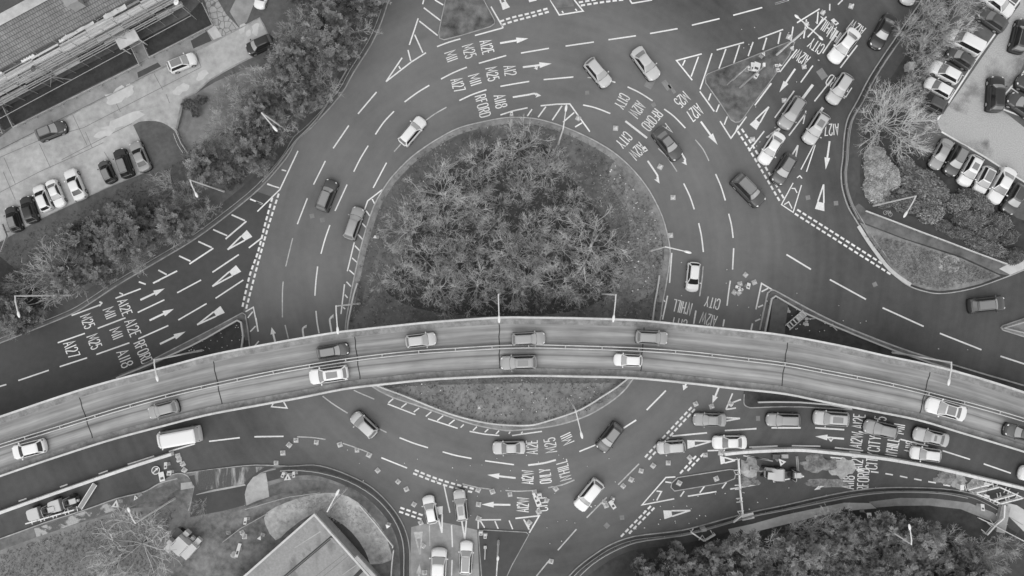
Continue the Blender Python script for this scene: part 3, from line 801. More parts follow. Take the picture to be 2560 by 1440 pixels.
for a_ in (((1250, 108), (1321, 96)), ((1307, 168), (1379, 159)), ((1752, 304), (1794, 362)), ((1988, 172), (1948, 231)), ((2074, 353), (2064, 424)), ((351, 750), (412, 721)), ((374, 801), (435, 772)), ((400, 860), (464, 829)),
           ((689, 858), (679, 818)), ((1798, 966), (1781, 1008)), ((1289, 1195), (1218, 1187)), ((1276, 1262), (1204, 1261)), ((2110, 1097), (2038, 1091)), ((1720, 948), (1708, 976))):
    arr(*a_)
arr((1045, 1470), (1049, 1409), mi=1)
def bend(line, tip, hw=0.36, w=0.24):
    arrow.strip(G(smoothline(line, 4)), w, MZ)
    c = Vector(line[-1]); t = Vector(tip); d = (t - c).normalized(); n_ = Vector((-d.y, d.x))
    arrow.poly(G([tuple(t), tuple(c + n_ * hw * PPM - d * 2), tuple(c + d * 1.5), tuple(c - n_ * hw * PPM - d * 2)]), MZ)
bend([(1338, 165), (1340, 169)], (1343, 175), 0.36)
bend([(1282, 243), (1320, 237), (1336, 234), (1341, 238)], (1353, 239))
bend([(1619, 402), (1636, 427), (1644, 440), (1642, 447)], (1649, 459))
bend([(1704, 384), (1711, 395), (1713, 400), (1710, 404)], (1717, 413))
bend([(759, 842), (757, 826), (758, 820), (763, 817)], (767, 812), 0.24)
bend([(829, 830), (825, 806), (825, 797), (830, 793)], (834, 785), 0.26)
bend([(2077, 1095), (2077, 1098)], (2077, 1105), 0.42)
bend([(2102, 1206), (2070, 1212), (2056, 1215), (2048, 1219)], (2035, 1225), 0.28)

GLY = {
 'A': (.95, [[(0, 0), (.5, 1), (1, 0)], [(.2, .34), (.8, .34)]]), '1': (.12, [[(.5, 0), (.5, 1)]]), 'I': (.12, [[(.5, 0), (.5, 1)]]),
 '2': (.85, [[(0, .76), (.08, .91), (.3, .99), (.65, .99), (.92, .9), (1, .74), (.92, .6), (.5, .36), (0, .01), (1, .01)]]),
 '5': (.85, [[(.95, .99), (.12, .99), (.06, .55), (.4, .62), (.75, .58), (1, .4), (1, .22), (.8, .05), (.45, 0), (.12, .05), (0, .2)]]),
 '7': (.85, [[(0, .99), (1, .99), (.4, 0)]]),
 '8': (.85, [[(.5, .54), (.12, .64), (.08, .84), (.3, .99), (.7, .99), (.92, .84), (.88, .64), (.5, .54), (.05, .42), (0, .16), (.25, 0), (.75, 0), (1, .16), (.95, .42), (.5, .54)]]),
 'M': (1.3, [[(0, 0), (.06, 1), (.5, .25), (.94, 1), (1, 0)]]), 'W': (1.6, [[(0, 1), (.24, 0), (.5, .8), (.76, 0), (1, 1)]]),
 'E': (.75, [[(1, .99), (0, .99), (0, .01), (1, .01)], [(0, .52), (.8, .52)]]), 'F': (.75, [[(1, .99), (0, .99), (0, 0)], [(0, .52), (.8, .52)]]),
 'C': (.9, [[(1, .75), (.92, .92), (.65, 1), (.3, 1), (.06, .9), (0, .75), (0, .25), (.06, .1), (.3, 0), (.65, 0), (.92, .08), (1, .25)]]),
 'T': (.9, [[(0, .99), (1, .99)], [(.5, .99), (.5, 0)]]), 'Y': (.95, [[(0, 1), (.5, .45), (1, 1)], [(.5, .45), (.5, 0)]]),
 'R': (.85, [[(0, 0), (0, .99), (.7, .99), (.95, .88), (.95, .62), (.7, .5), (0, .5)], [(.5, .5), (1, 0)]]),
 'O': (.9, [[(.3, 0), (.06, .1), (0, .25), (0, .75), (.06, .9), (.3, 1), (.7, 1), (.94, .9), (1, .75), (1, .25), (.94, .1), (.7, 0), (.3, 0)]]),
 'D': (.9, [[(0, 0), (0, .99), (.6, .99), (.92, .88), (1, .7), (1, .28), (.92, .1), (.6, 0), (0, 0)]]),
 'N': (.9, [[(0, 0), (0, 1), (1, 0), (1, 1)]]), 'H': (.85, [[(0, 0), (0, 1)], [(1, 0), (1, 1)], [(0, .52), (1, .52)]]), 'L': (.75, [[(0, 1), (0, .01), (1, .01)]]), "'": (.1, [[(.5, 1), (.5, .82)]]),
}
def text(t, cx_, cy_, ang, h, w, stroke=0.14, mbx=None, z=None, mi=0):
    "road lettering: ang = direction of travel (degrees, counter-clockwise from picture right), h along it, w across it (pixels)"
    gap = 0.42
    tot = sum(GLY[c][0] for c in t) + gap * (len(t) - 1)
    up = Vector((math.cos(R(ang)), math.sin(R(ang)), 0)); rt = Vector((up.y, -up.x, 0))
    c3 = P(cx_, cy_); k = w / PPM / tot; hh = h / PPM
    x = -tot / 2
    for c in t:
        gw, sts = GLY[c]
        for st in sts:
            pts = [c3 + rt * ((x + q[0] * gw) * k) + up * ((q[1] - .5) * hh) for q in st]
            (mbx or letter).strip(pts, stroke, MZ if z is None else z, mi)
        x += gw + gap
for a_ in (("A12E", 1217, 117, 15, 29, 34), ("M25", 1173, 128, 18, 28, 32), ("M11", 1128, 140, 20, 28, 23), ("A12", 1275, 176, 10, 29, 24), ("M25", 1231, 185, 13, 28, 32), ("M11", 1187, 199, 17, 28, 25), ("A127", 1145, 212, 18, 29, 32),
           ("A118", 1251, 253, 12, 28, 32), ("RFORD", 1207, 265, 15, 27, 54), ("CITY", 1555, 253, -29, 27, 33), ("A12W", 1593, 274, -33, 28, 37), ("RFORD", 1630, 300, -39, 27, 53), ("CITY", 1560, 350, -41, 27, 35), ("A12W", 1594, 378, -42, 28, 38),
           ("M25", 1705, 249, -46, 28, 32), ("A127", 1737, 281, -48, 30, 36), ("A118", 1662, 330, -42, 28, 34), ("A12W", 2140, 72, -122, 30, 40), ("CITY", 2040, 115, -123, 27, 36), ("NHILL", 2064, 66, -123, 28, 48), ("NHILL", 2086, 88, -123, 28, 40),
           ("A12W", 2004, 144, -123, 28, 36), ("RFORD", 2096, 214, -123, 28, 62), ("A127", 2079, 324, -86, 28, 35), ("A12E", 312, 768, 22, 25, 40), ("M11", 274, 782, 22, 27, 24), ("M25", 219, 803, 22, 27, 33), ("A12E", 332, 819, 23, 28, 42), ("M11", 291, 833, 22, 27, 25),
           ("M25", 236, 854, 22, 28, 34), ("RFORD", 358, 880, 23, 28, 56), ("A118", 312, 896, 22, 29, 42), ("A127", 179, 873, 22, 30, 40), ("A12E", 1330, 1118, 182, 28, 34), ("M25", 1376, 1113, 190, 28, 35), ("M11", 1418, 1097, 205, 28, 24), ("A12W", 1319, 1193, 182, 28, 34),
           ("ONLY", 1363, 1190, 186, 28, 35), ("N'HILL", 1409, 1175, 195, 28, 50), ("A12W", 1307, 1262, 181, 29, 36), ("CITY", 1355, 1259, 185, 26, 36), ("A12E", 2147, 1053, 175, 29, 35), ("A12W", 2141, 1100, 174, 28, 38), ("CITY", 2186, 1109, 173, 29, 37), ("N'HILL", 2231, 1117, 171, 29, 42),
           ("A118", 2276, 1118, 170, 26, 28), ("A12W", 2143, 1152, 176, 28, 44), ("CITY", 2180, 1152, 174, 28, 40), ("A118", 2121, 1206, 178, 28, 32), ("RFORD", 2158, 1199, 177, 28, 54), ("M25", 2199, 1058, 170, 29, 32), ("M11", 2247, 1072, 170, 28, 22),
           ("CITY", 1781, 757, -104, 26, 36), ("N'HILL", 1705, 768, -103, 30, 46), ("A12W", 1771, 799, -104, 28, 40), ("CITY", 1697, 810, -103, 28, 38)):
    text(*a_)
struct(lane.build('lane_markings', ['white_paint', 'faded_paint']))
struct(hatch.build('hatch_markings', ['white_paint', 'faded_paint']))
struct(give.build('give_way_markings', ['white_paint', 'faded_paint']))
struct(arrow.build('arrow_markings', ['white_paint', 'faded_paint']))
struct(letter.build('road_lettering', ['white_paint', 'faded_paint']))
# ------------------------------------------------------------------ flyover
FZ = 6.0
NE_ = [(-420, 1165), (-150, 1088), (0, 1039), (167, 983), (278, 950), (417, 914), (528, 885), (653, 861), (759, 842), (840, 829), (900, 822), (973, 814), (1084, 803), (1248, 792), (1330, 792), (1419, 793), (1530, 796), (1613, 800), (1724, 811), (1836, 822),
       (1960, 836), (2102, 862), (2213, 887), (2324, 910), (2436, 939), (2560, 978), (2750, 1042), (2980, 1125)]
SE_ = [(-400, 1340), (-120, 1236), (0, 1193), (139, 1146), (278, 1102), (417, 1065), (517, 1040), (640, 1017), (751, 997), (862, 975), (973, 962), (1084, 951), (1251, 943), (1330, 942), (1447, 944), (1586, 948), (1724, 961), (1836, 974), (1960, 987),
       (2074, 1010), (2186, 1031), (2297, 1053), (2408, 1086), (2560, 1132), (2740, 1192), (2940, 1262)]
def resample(line, n):
    L = smoothline(line, 6)
    d = [0]
    for i in range(1, len(L)): d.append(d[-1] + math.dist(L[i], L[i - 1]))
    out = []; j = 0
    for k in range(n + 1):
        s_ = d[-1] * k / n
        while j < len(d) - 2 and d[j + 1] < s_: j += 1
        t = (s_ - d[j]) / max(1e-9, d[j + 1] - d[j])
        out.append((L[j][0] + (L[j + 1][0] - L[j][0]) * t, L[j][1] + (L[j + 1][1] - L[j][1]) * t))
    return out
NST = 150
PZ = FZ + 0.9
nl = [P(x, y, PZ) for x, y in resample(NE_, NST)]
sl = [P(x, y, PZ) for x, y in resample(SE_, NST)]
fly = thing('flyover', 'curved two lane concrete flyover with pale parapets crossing the roundabout', 'flyover')
def cross(i, v, z):
    "point at fraction v of the deck width (0 = northern parapet's outside)"
    q = nl[i].lerp(sl[i], v); return Vector((q.x, q.y, z))
mb = MB(); mb.uv = []
u = 0.0; us = [0.0]
for i in range(1, NST + 1):
    us.append(us[-1] + ((nl[i] + sl[i]) / 2 - (nl[i - 1] + sl[i - 1]) / 2).length)
VS = [0.0, 0.04, 0.1, 0.2, 0.3, 0.4, 0.5, 0.6, 0.7, 0.8, 0.9, 0.96, 1.0]
nv = len(VS)
for i in range(NST + 1):
    for v in VS: mb.v.append(tuple(cross(i, v, FZ)))
    mb.v.append(tuple(cross(i, 0.97, FZ - 0.9))); mb.v.append(tuple(cross(i, 0.80, FZ - 1.3))); mb.v.append(tuple(cross(i, 0.20, FZ - 1.3))); mb.v.append(tuple(cross(i, 0.03, FZ - 0.9)))
row = nv + 4
for i in range(NST):
    for k in range(row):
        k2 = (k + 1) % row
        mb.f.append([i * row + k, (i + 1) * row + k, (i + 1) * row + k2, i * row + k2]); mb.mi.append(0 if k < nv - 1 else 1)
mb.f.append(list(range(row))); mb.mi.append(1)
mb.f.append([NST * row + k for k in range(row - 1, -1, -1)]); mb.mi.append(1)
deck = mb.mesh('deck', ['deck_asphalt', 'concrete'])
uvl = deck.uv_layers.new(name='UVMap')
for pl in deck.polygons:
    for li in pl.loop_indices:
        vi = deck.loops[li].vertex_index; i = vi // row; k = vi % row
        uvl.data[li].uv = (us[i], VS[k] * 7.4 if k < nv else 0)
link('deck', deck, fly)
for v, sgn, wide in ((0.0, 1, 0.24), (1.0, -1, 0.24)):
    m_ = MB(); line = [cross(i, v, FZ) for i in range(NST + 1)]
    a_, b_ = (-wide, 0.0) if sgn > 0 else (0.0, wide)
    m_.sweep(line, [(a_, -0.5), (a_, 0.9), (b_, 0.9), (b_, -0.5)])
    m_.build('parapet', 'parapet_white', fly)
    m_ = MB(); line = [cross(i, 0.075 if sgn > 0 else 0.922, FZ) for i in range(NST + 1)]
    m_.sweep(line, [(-0.42, 0.004), (-0.42, 0.10), (0.42, 0.10), (0.42, 0.004)])
    m_.build('verge_kerb', 'deck_edge', fly)
for (a1, b1), (a2, b2) in (((197, 990), (233, 1100)), ((531, 894), (557, 1022)), ((886, 839), (901, 955)), ((1248, 811), (1249, 932)), ((1610, 810), (1602, 933)), ((1969, 855), (1952, 978)), ((2326, 925), (2298, 1039))):
    m_ = MB(); q0, q1 = P(a1, b1, FZ), P(a2, b2, FZ)
    line = [q0.lerp(q1, k / 8) + Vector((0.06 * math.sin(k * 2.1), 0, 0)) for k in range(9)]
    m_.zc = 0; m_.strip(line, 0.13, FZ + 0.012); m_.build('expansion_joint', 'joint_dark', fly)
for k in (12, 30, 48, 66, 84, 102, 120, 138):
    m_ = MB()
    for v in (0.28, 0.72):
        c3 = cross(k, v, 0); m_.tube((c3.x, c3.y, 0), (c3.x, c3.y, FZ - 1.7), 0.55, n=14)
    a_, b_ = cross(k, 0.14, 0), cross(k, 0.86, 0); mid = (a_ + b_) / 2; d = b_ - a_
    m_.box((mid.x, mid.y, FZ - 1.55), (d.length, 1.2, 0.55), math.atan2(d.y, d.x))
    m_.build('pier', 'concrete', fly, 40)

# ------------------------------------------------------------------ guard rails
def along(L, step):
    out = []; acc = 0.0; nxt = step / 2
    for i in range(len(L) - 1):
        d = (L[i + 1] - L[i]).length
        while acc + d >= nxt:
            t = (nxt - acc) / d
            out.append((L[i].lerp(L[i + 1], t), (L[i + 1] - L[i]).normalized())); nxt += step
        acc += d
    return out
post_me = {}
def rail(line, label, cat='guard rail', name='guard_rail', z0=LZ, h=0.68, w=0.13, mat='steel', step=3.2, sm=3, zpix=None, pmat='dull_steel', arm=0.0):
    q = smoothline(line, sm) if sm else line
    zz = z0 + h if zpix is None else zpix
    L = [P(x, y, zz) for x, y in q]
    t = thing(name, label, cat, (L[0].x, L[0].y, z0))
    o3 = Vector((L[0].x, L[0].y, z0))
    m_ = MB(); m_.sweep([p_ - o3 for p_ in L], [(-w / 2, -0.32), (-w / 2, 0.0), (w / 2, 0.0), (w / 2, -0.32)]); m_.build('beam', mat, t)
    key = (round(h, 2), pmat, arm)
    if key not in post_me:
        pm = MB(); pm.box((0, 0, h / 2 - 0.01), (0.09, 0.12, h - 0.02))
        if arm: pm.box((0, -arm / 2, h - 0.12), (0.09, arm, 0.1))
        post_me[key] = pm.mesh('post', pmat)
    for p_, d in along(L, step)[:100]:
        o = link('post', post_me[key], t); o.location = (p_.x - o3.x, p_.y - o3.y, 0); o.rotation_euler = (0, 0, math.atan2(d.y, d.x))
    return t
CB = [(-420, 1251), (-150, 1166), (0, 1115), (139, 1072), (242, 1040), (333, 1013), (444, 983), (560, 957), (680, 932), (807, 910), (918, 894), (1029, 882), (1130, 875), (1248, 868), (1330, 866), (1419, 868), (1520, 871), (1613, 875), (1724, 883), (1840, 896),
      (1963, 911), (2045, 926), (2130, 942), (2215, 959), (2297, 978), (2370, 997), (2436, 1014), (2560, 1050), (2740, 1110), (2960, 1188)]
L = [P(x, y, FZ + 0.7) for x, y in smoothline(CB, 4)]
o3 = Vector((L[0].x, L[0].y, FZ))
cbt = thing('guard_rail', 'double white guard rail with cross posts down the middle of the flyover', 'guard rail', o3)
for s_ in (-0.20, 0.20):
    m_ = MB(); m_.sweep([p_ - o3 for p_ in L], [(s_ - 0.055, -0.3), (s_ - 0.055, 0), (s_ + 0.055, 0), (s_ + 0.055, -0.3)]); m_.build('beam', 'parapet_white', cbt)
pm = MB(); pm.box((0, 0, 0.34), (0.12, 0.26, 0.64)); pm = pm.mesh('post', 'steel')
for p_, d in along(L, 4.75)[:100]:
    o = link('post', pm, cbt); o.location = (p_.x - o3.x, p_.y - o3.y, 0); o.rotation_euler = (0, 0, math.atan2(d.y, d.x))

rail([(934, 958), (948, 967), (1010, 990), (1084, 1020), (1140, 1040), (1196, 1054), (1250, 1062), (1320, 1064), (1363, 1055), (1436, 1031), (1474, 1012), (1502, 994), (1544, 967), (1590, 930)], 'white guard rail curving round the southern edge of the central island', w=0.2, mat='parapet_white')
rail([(893, 708), (884, 737), (876, 775), (868, 822), (872, 870)], 'short pale guard rail on the island edge beneath the western lamp arm', w=0.2)
rail([(1649, 688), (1643, 728), (1637, 760), (1632, 800), (1622, 850)], 'short pale guard rail on the island edge facing the white small car', w=0.2)
rail([(603, 870), (607, 840), (602, 806), (592, 801), (560, 819), (515, 845), (472, 867), (410, 895), (347, 922), (290, 945)], 'guard rail bent round the tip of the western triangle below the flyover', w=0.2, sm=0)
rail([(1911, 850), (1914, 826), (1930, 747), (1940, 740), (2010, 781), (2083, 814), (2160, 846), (2241, 878), (2330, 908), (2400, 930)], 'guard rail bent round the tip of the eastern triangle beside the concrete slab', w=0.2, sm=0)
rail([(1896, 1006), (1940, 1005), (2000, 1006), (2075, 1012), (2130, 1022)], 'straight pale guard rail beside the queue south of the flyover', w=0.2, sm=0)
rail([(700, 1178), (737, 1176), (801, 1183), (871, 1204), (932, 1240), (973, 1282), (998, 1326), (1009, 1373), (1009, 1440), (1009, 1560)], 'long dull guard rail around the bend by the flat roofed building', mat='dull_steel', w=0.1, step=2.2)
rail([(1450, 1440), (1483, 1410), (1530, 1381), (1590, 1357), (1669, 1345), (1724, 1336), (1808, 1313), (1880, 1292), (1963, 1276), (2080, 1252), (2158, 1238), (2241, 1231), (2352, 1234), (2420, 1246)], 'long dull guard rail in front of the dense wood', mat='dull_steel', w=0.1, step=2.4)
rail([(2330, 5), (2240, 115), (2188, 195), (2158, 254), (2134, 292), (2122, 330), (2117, 400), (2113, 430)], 'pale guard rail between the dark footpath and the approach by the car park', mat='dull_steel', w=0.1)
rail([(2113, 430), (2117, 470), (2130, 512), (2148, 548)], 'dull guard rail at the bend beside the pale flowering bush', mat='dull_steel', w=0.1)
rail([(867, 172), (807, 275), (770, 320), (737, 353), (690, 415), (655, 455)], 'dull guard rail between the tree belt and the road', mat='dull_steel', w=0.09, z0=LZ)
rail([(2700, 738), (2560, 806), (2512, 820), (2560, 832), (2700, 880)], 'pale guard rail wrapped around the pointed island at the eastern exit', w=0.16, sm=0)
rail([(2166, 527), (2230, 551), (2300, 578), (2370, 604), (2440, 631), (2519, 660)], 'long straight white railing between footpath and clipped hedges', 'railing', 'railing', h=1.0, w=0.14, mat='parapet_white', sm=0)
rail(Z(640, 1040, 930, 805, 1080, 980, 1230, 1175, 1228, 1190), 'straight white railing on the bank above the bend, east of the flat roof', 'railing', 'railing', h=1.0, w=0.14, mat='parapet_white', sm=0)
rail(Z(640, 1040, 1237, 1210, 1222, 1330, 1215, 1440, 1212, 1700), 'short white railing running south beside the dark footpath', 'railing', 'railing', h=1.0, w=0.14, mat='parapet_white', sm=0)
rail([(556, 1356), (600, 1322), (640, 1300), (668, 1284)], 'low brown rail along the driveway edge of the yard', 'railing', 'railing', h=0.6, w=0.08, mat='timber', sm=0)
rail([(612, 1274), (660, 1260), (720, 1243), (800, 1232)], 'dull railing between the paved corner and the dry bank', 'railing', 'railing', h=0.8, w=0.1, mat='dull_steel', sm=0)

# ------------------------------------------------------------------ street lamps: pole foot, top of the pole (height h), lamp head
def lamp(top, head, h, label, head2=None, foot_z=LZ, r=0.105):
    T = P(*top, h); 
    t = thing('street_lamp', label, 'street lamp', (T.x, T.y, foot_z), 0, 'street lamps around the roundabout')
    o3 = Vector((T.x, T.y, foot_z))
    m_ = MB(); m_.tube((0, 0, 0), (0, 0, 1.6), r * 1.5, r * 1.4, 8); m_.tube((0, 0, 1.6), (0, 0, h - foot_z), r * 1.15, r * 0.8, 8); m_.build('pole', 'pole_paint', t, 40)
    for q in ([head] if head2 is None else [head, head2]):
        E = P(*q, h + 0.25) - o3
        d = Vector((E.x, E.y, 0)); l_ = d.length; d.normalize()
        m_ = MB(); m_.tube((0, 0, h - foot_z - 0.05), (E.x * 0.25, E.y * 0.25, h - foot_z + 0.18), r * 0.8, r * 0.75, 6); m_.tube((E.x * 0.25, E.y * 0.25, h - foot_z + 0.18), (E.x * 0.8, E.y * 0.8, h - foot_z + 0.28), r * 0.75, r * 0.6, 6); m_.build('arm', 'pole_paint', t, 40)
        m_ = MB(); m_.ellipsoid((E.x * 0.88, E.y * 0.88, h - foot_z + 0.25), (max(0.32, min(0.5, l_ * 0.17)), 0.17, 0.1), math.atan2(d.y, d.x)); m_.build('lamp_head', 'lamp_white', t, 50)
    return t
lamp((37, 740), (48, 792), 10.8, 'street lamp with a short arm over the bushes at the western corner')
lamp((654, 282), (692, 327), 10.2, 'street lamp leaning over the tree belt beside the upper road bend')
lamp((475, 450), (493, 492), 10.2, 'street lamp between the parked car lawn and the roadside trees')
lamp((1408, 322), (1416, 264), 9.6, 'street lamp on the northern rim of the central island by the hatching')
lamp((1664, 617), (1727, 632), 9.6, 'street lamp on the eastern rim of the central island, arm over the road')
lamp((1439, 1026), (1456, 1096), 9.6, 'street lamp on the grass strip south of the flyover')
lamp((2020, 68), (1988, 38), 10.2, 'double headed street lamp on the hatched splitter near the large car queue', (2056, 99))
lamp((2290, 490), (2260, 542), 10.2, 'street lamp standing by the pale flowering bush, arm over the hedges')
lamp((385, 900), (394, 952), 13.0, 'tall street lamp beside the flyover at the western triangle')
lamp((840, 765), (845, 834), 13.0, 'tall street lamp beside the flyover at the western island edge')
lamp((1246, 736), (1248, 806), 13.0, 'tall street lamp beside the flyover, middle of the central island')
lamp((1540, 737), (1533, 804), 13.0, 'tall street lamp beside the flyover by the eastern part of the island')
lamp((2379, 906), (2371, 962), 13.0, 'tall street lamp beside the flyover above the eastern triangle')
lamp((338, 1308), (320, 1270), 10.2, 'street lamp amid the bare tree near the closed slip lane')
lamp((818, 1279), (847, 1225), 10.2, 'street lamp on the dry bank at the corner of the flat roofed building')
lamp((2279, 1361), (2273, 1312), 10.2, 'street lamp rising out of the dense wood')
lamp((1242, 1426), (1245, 1392), 10.2, 'street lamp on the dark splitter island at the southern approach', (1240, 1466))

# ------------------------------------------------------------------ cars
FR = [-1, -.93, -.8, -.6, -.3, 0, .3, .6, .8, .93, 1]
def ring(xr, xf, w, zf, bf, br):
    "closed outline: nose (bulged by bf) from right to left, then tail (bulged by br) from left to right"
    pts = []
    for y in FR:
        x = xf - bf * abs(y) ** 3.2; pts.append((x, y * w))
    for t in (0.25, 0.5, 0.75):
        pts.append((xf - bf + (xr + br - xf + bf) * t, w))
    for y in FR[::-1]:
        x = xr + br * abs(y) ** 3.6; pts.append((x, y * w))
    for t in (0.25, 0.5, 0.75):
        pts.append((xr + br + (xf - bf - xr - br) * t, -w))
    return [(x, y, zf(x)) for x, y in pts]
CARS = {  # L, W, H, windscreen foot, windscreen top, roof end, rear glass foot (fractions of the length from the nose), nose z, belt z, tail z
 'hatchback': (4.10, 1.76, 1.48, .245, .43, .87, .965, .76, .94, 0.98, .34, .22), 'saloon': (4.65, 1.82, 1.43, .265, .425, .705, .855, .74, .93, 0.99, .36, .26),
 'suv': (4.55, 1.86, 1.68, .245, .385, .885, .965, .90, 1.08, 1.10, .30, .18), 'estate': (4.70, 1.82, 1.50, .255, .405, .895, .975, .76, .94, 0.97, .36, .18),
 'small': (3.65, 1.64, 1.50, .225, .41, .88, .965, .78, .94, 0.98, .34, .24), 'van': (5.60, 2.02, 2.40, .085, .205, .985, .995, 1.05, 1.25, 1.45, .30, .10),
 'minivan': (4.75, 1.88, 1.90, .17, .32, .96, .985, .95, 1.12, 1.15, .30, .12)}
PROTO = {}
def car_meshes(kind):
    L_, W_, H_, fw0, fw1, fr1, fr0, zn, zb, zt, bf, br = CARS[kind]
    hw = W_ / 2; xf = L_ / 2; X = lambda f: xf - f * L_
    xc = X(fw0)
    def belt(x):
        if x > xc:
            t = (x - xc) / (xf - xc); return zb + (zn - zb) * t ** 1.7
        t = (xc - x) / (xc + xf); return zb + (zt - zb) * t
    M = {}
    mb = MB()
    levels = [ring(-xf + .10, xf - .16, hw * .93, lambda x: .15, bf, br), ring(-xf + .02, xf - .03, hw * .985, lambda x: .34, bf, br), ring(-xf, xf, hw, lambda x: .56, bf, br),
              ring(-xf + .02, xf - .05, hw * .965, lambda x: belt(x) - .14, bf, br), ring(-xf + .07, xf - .14, hw * .895, lambda x: belt(x) - .03, bf, br), ring(-xf + .14, xf - .26, hw * .815, lambda x: belt(x) + .015, bf, br)]
    n = len(levels[0])
    for lv in levels: mb.v.extend(lv)
    for k in range(len(levels) - 1):
        for i in range(n):
            mb.f.append([k * n + i, k * n + (i + 1) % n, (k + 1) * n + (i + 1) % n, (k + 1) * n + i]); mb.mi.append(0)
    # bonnet / boot surface: ladders across
    top = (len(levels) - 1) * n
    m1 = len(FR)
    nose = [top + i for i in range(m1)]                                       # right to left
    tail = [top + m1 + 3 + i for i in range(m1)][::-1]                        # right to left
    lad = [nose]; o = len(mb.v)
    base_r = levels[-1]
    for q in range(1, 8):
        f_ = q / 8.0
        for i in range(m1):
            x0, y0, _ = base_r[i]; x1, y1, _ = base_r[m1 + 3 + m1 - 1 - i]
            x = x0 + (x1 - x0) * f_; y = FR[i] * hw * .815
            mb.v.append((x, y, belt(x) + .015 + .035 * (1 - FR[i] ** 2)))
        lad.append([o + (q - 1) * m1 + i for i in range(m1)])
    lad.append(tail)
    for a_, b_ in zip(lad[:-1], lad[1:]):
        for i in range(m1 - 1):
            mb.f.append([a_[i], a_[i + 1], b_[i + 1], b_[i]]); mb.mi.append(0)
    # cabin
    wb, wt = hw * .885, hw * (.655 if kind != 'van' else .88)
    if kind == 'minivan': wt = hw * .76
    zr = H_
    gb, gt = .16, .10
    cab = [ring(X(fr0), X(fw0), wb, lambda x: belt(x) - .01, gb, .10), ring(X(fr1), X(fw1), wt, lambda x: zr - .075, gt, .07), ring(X(fr1) + .07, X(fw1) - .06, wt * .94, lambda x: zr - .02, gt, .06), ring(X(fr1) + .28, X(fw1) - .22, wt * .74, lambda x: zr + .012, gt, .06)]
    o = len(mb.v)
    for lv in cab: mb.v.extend(lv)
    for k in range(3):
        for i in range(n):
            mb.f.append([o + k * n + i, o + k * n + (i + 1) % n, o + (k + 1) * n + (i + 1) % n, o + (k + 1) * n + i]); mb.mi.append(0)
    cn_ = [o + 3 * n + i for i in range(m1)]; ct = [o + 3 * n + m1 + 3 + i for i in range(m1)][::-1]
    for i in range(m1 - 1):
        mb.f.append([cn_[i], cn_[i + 1], ct[i + 1], ct[i]]); mb.mi.append(0)
    mb.f = [f[::-1] for f in mb.f]
    M['body'] = mb.mesh('body', 'paint_W', 38)
    def fx(x1, b, y, p): return x1 - b * abs(y) ** p
    def pane(front, t0, t1, ye, nx=7, off_=.014):
        vs = []
        for a_ in range(4):
            t = t0 + (t1 - t0) * a_ / 3
            for k in range(nx):
                y = -ye + 2 * ye * k / (nx - 1)
                if front:
                    xa, xb_ = fx(X(fw0), gb, y, 3.2), fx(X(fw1), gt, y, 3.2); x = xa + (xb_ - xa) * t + off_
                    za = belt(xa) - .01; z = za + (zr - .075 - za) * t + off_
                else:
                    xa, xb_ = X(fr0) + .10 * abs(y) ** 3.6, X(fr1) + .07 * abs(y) ** 3.6; x = xa + (xb_ - xa) * t - off_
                    za = belt(xa) - .01; z = za + (zr - .075 - za) * t + off_
                vs.append((x, y * (wb + (wt - wb) * t), z))
        fs = []
        for a_ in range(3):
            for k in range(nx - 1):
                q = a_ * nx + k; f = (q, q + 1, q + nx + 1, q + nx); fs.append(f if front else f[::-1])
        return vs, fs
    mb = MB(); v_, f_ = pane(True, .10, .95, .90); mb.add(v_, f_, 0)
    v_, f_ = pane(True, -.04, .10, .95, off_=.02); mb.add(v_, f_, 1)
    M['windscreen'] = mb.mesh('windscreen', ['glass_light', 'joint_dark'], 40)
    if kind != 'van':
        mb = MB(); v_, f_ = pane(False, .12, .92, .84); mb.add(v_, f_, 0); M['rear_window'] = mb.mesh('rear_window', 'glass_mid', 40)
    for s_ in (-1, 1):
        mb = MB(); vs = []
        xr_b, xf_b, xr_t, xf_t = X(fr0) + .24, X(fw0) - .30, X(fr1) + .12, X(fw1) - .12
        if kind == 'van': xr_b, xr_t = X(.30), X(.30)
        for t in (.03, .5, .96):
            for k in range(6):
                f = k / 5; x = (xr_b + (xr_t - xr_b) * t) * (1 - f) + (xf_b + (xf_t - xf_b) * t) * f
                za = belt(x) - .01
                vs.append((x, s_ * (wb + (wt - wb) * t + .012), za + (zr - .075 - za) * t + .01))
        fs = [(a_ * 6 + k, a_ * 6 + k + 1, (a_ + 1) * 6 + k + 1, (a_ + 1) * 6 + k) for a_ in range(2) for k in range(5)]
        mb.add(vs, fs if s_ < 0 else [f[::-1] for f in fs]); M['side_window%d' % s_] = mb.mesh('side_window', 'glass_dark')
        mb = MB(); mb.ellipsoid((X(fw0) - .28, s_ * (hw * .985 + .10), belt(X(fw0)) + .06), (.09, .13, .08)); M['mirror%d' % s_] = mb.mesh('mirror', 'paint_W', 50)
        mb = MB(); mb.ellipsoid((xf - .30, s_ * (hw - .30), zn - .02), (.20, .13, .075), -s_ * .5); M['headlight%d' % s_] = mb.mesh('headlight', 'headlamp', 50)
        mb = MB(); mb.ellipsoid((-xf + .16, s_ * (hw - .22), zt - .16), (.11, .14, .11), s_ * .4); M['tail_light%d' % s_] = mb.mesh('tail_light', 'tail_lamp', 50)
    mb = MB(); lo = ring(-xf + .0, xf - .02, hw * 1.035, lambda x: .14, bf, br); up = ring(-xf - .02, xf + .02, hw * 1.03, lambda x: .44, bf, br); nn = len(lo); mb.v = list(lo) + list(up) + list(ring(-xf + .05, xf - .05, hw * .97, lambda x: .47, bf, br))
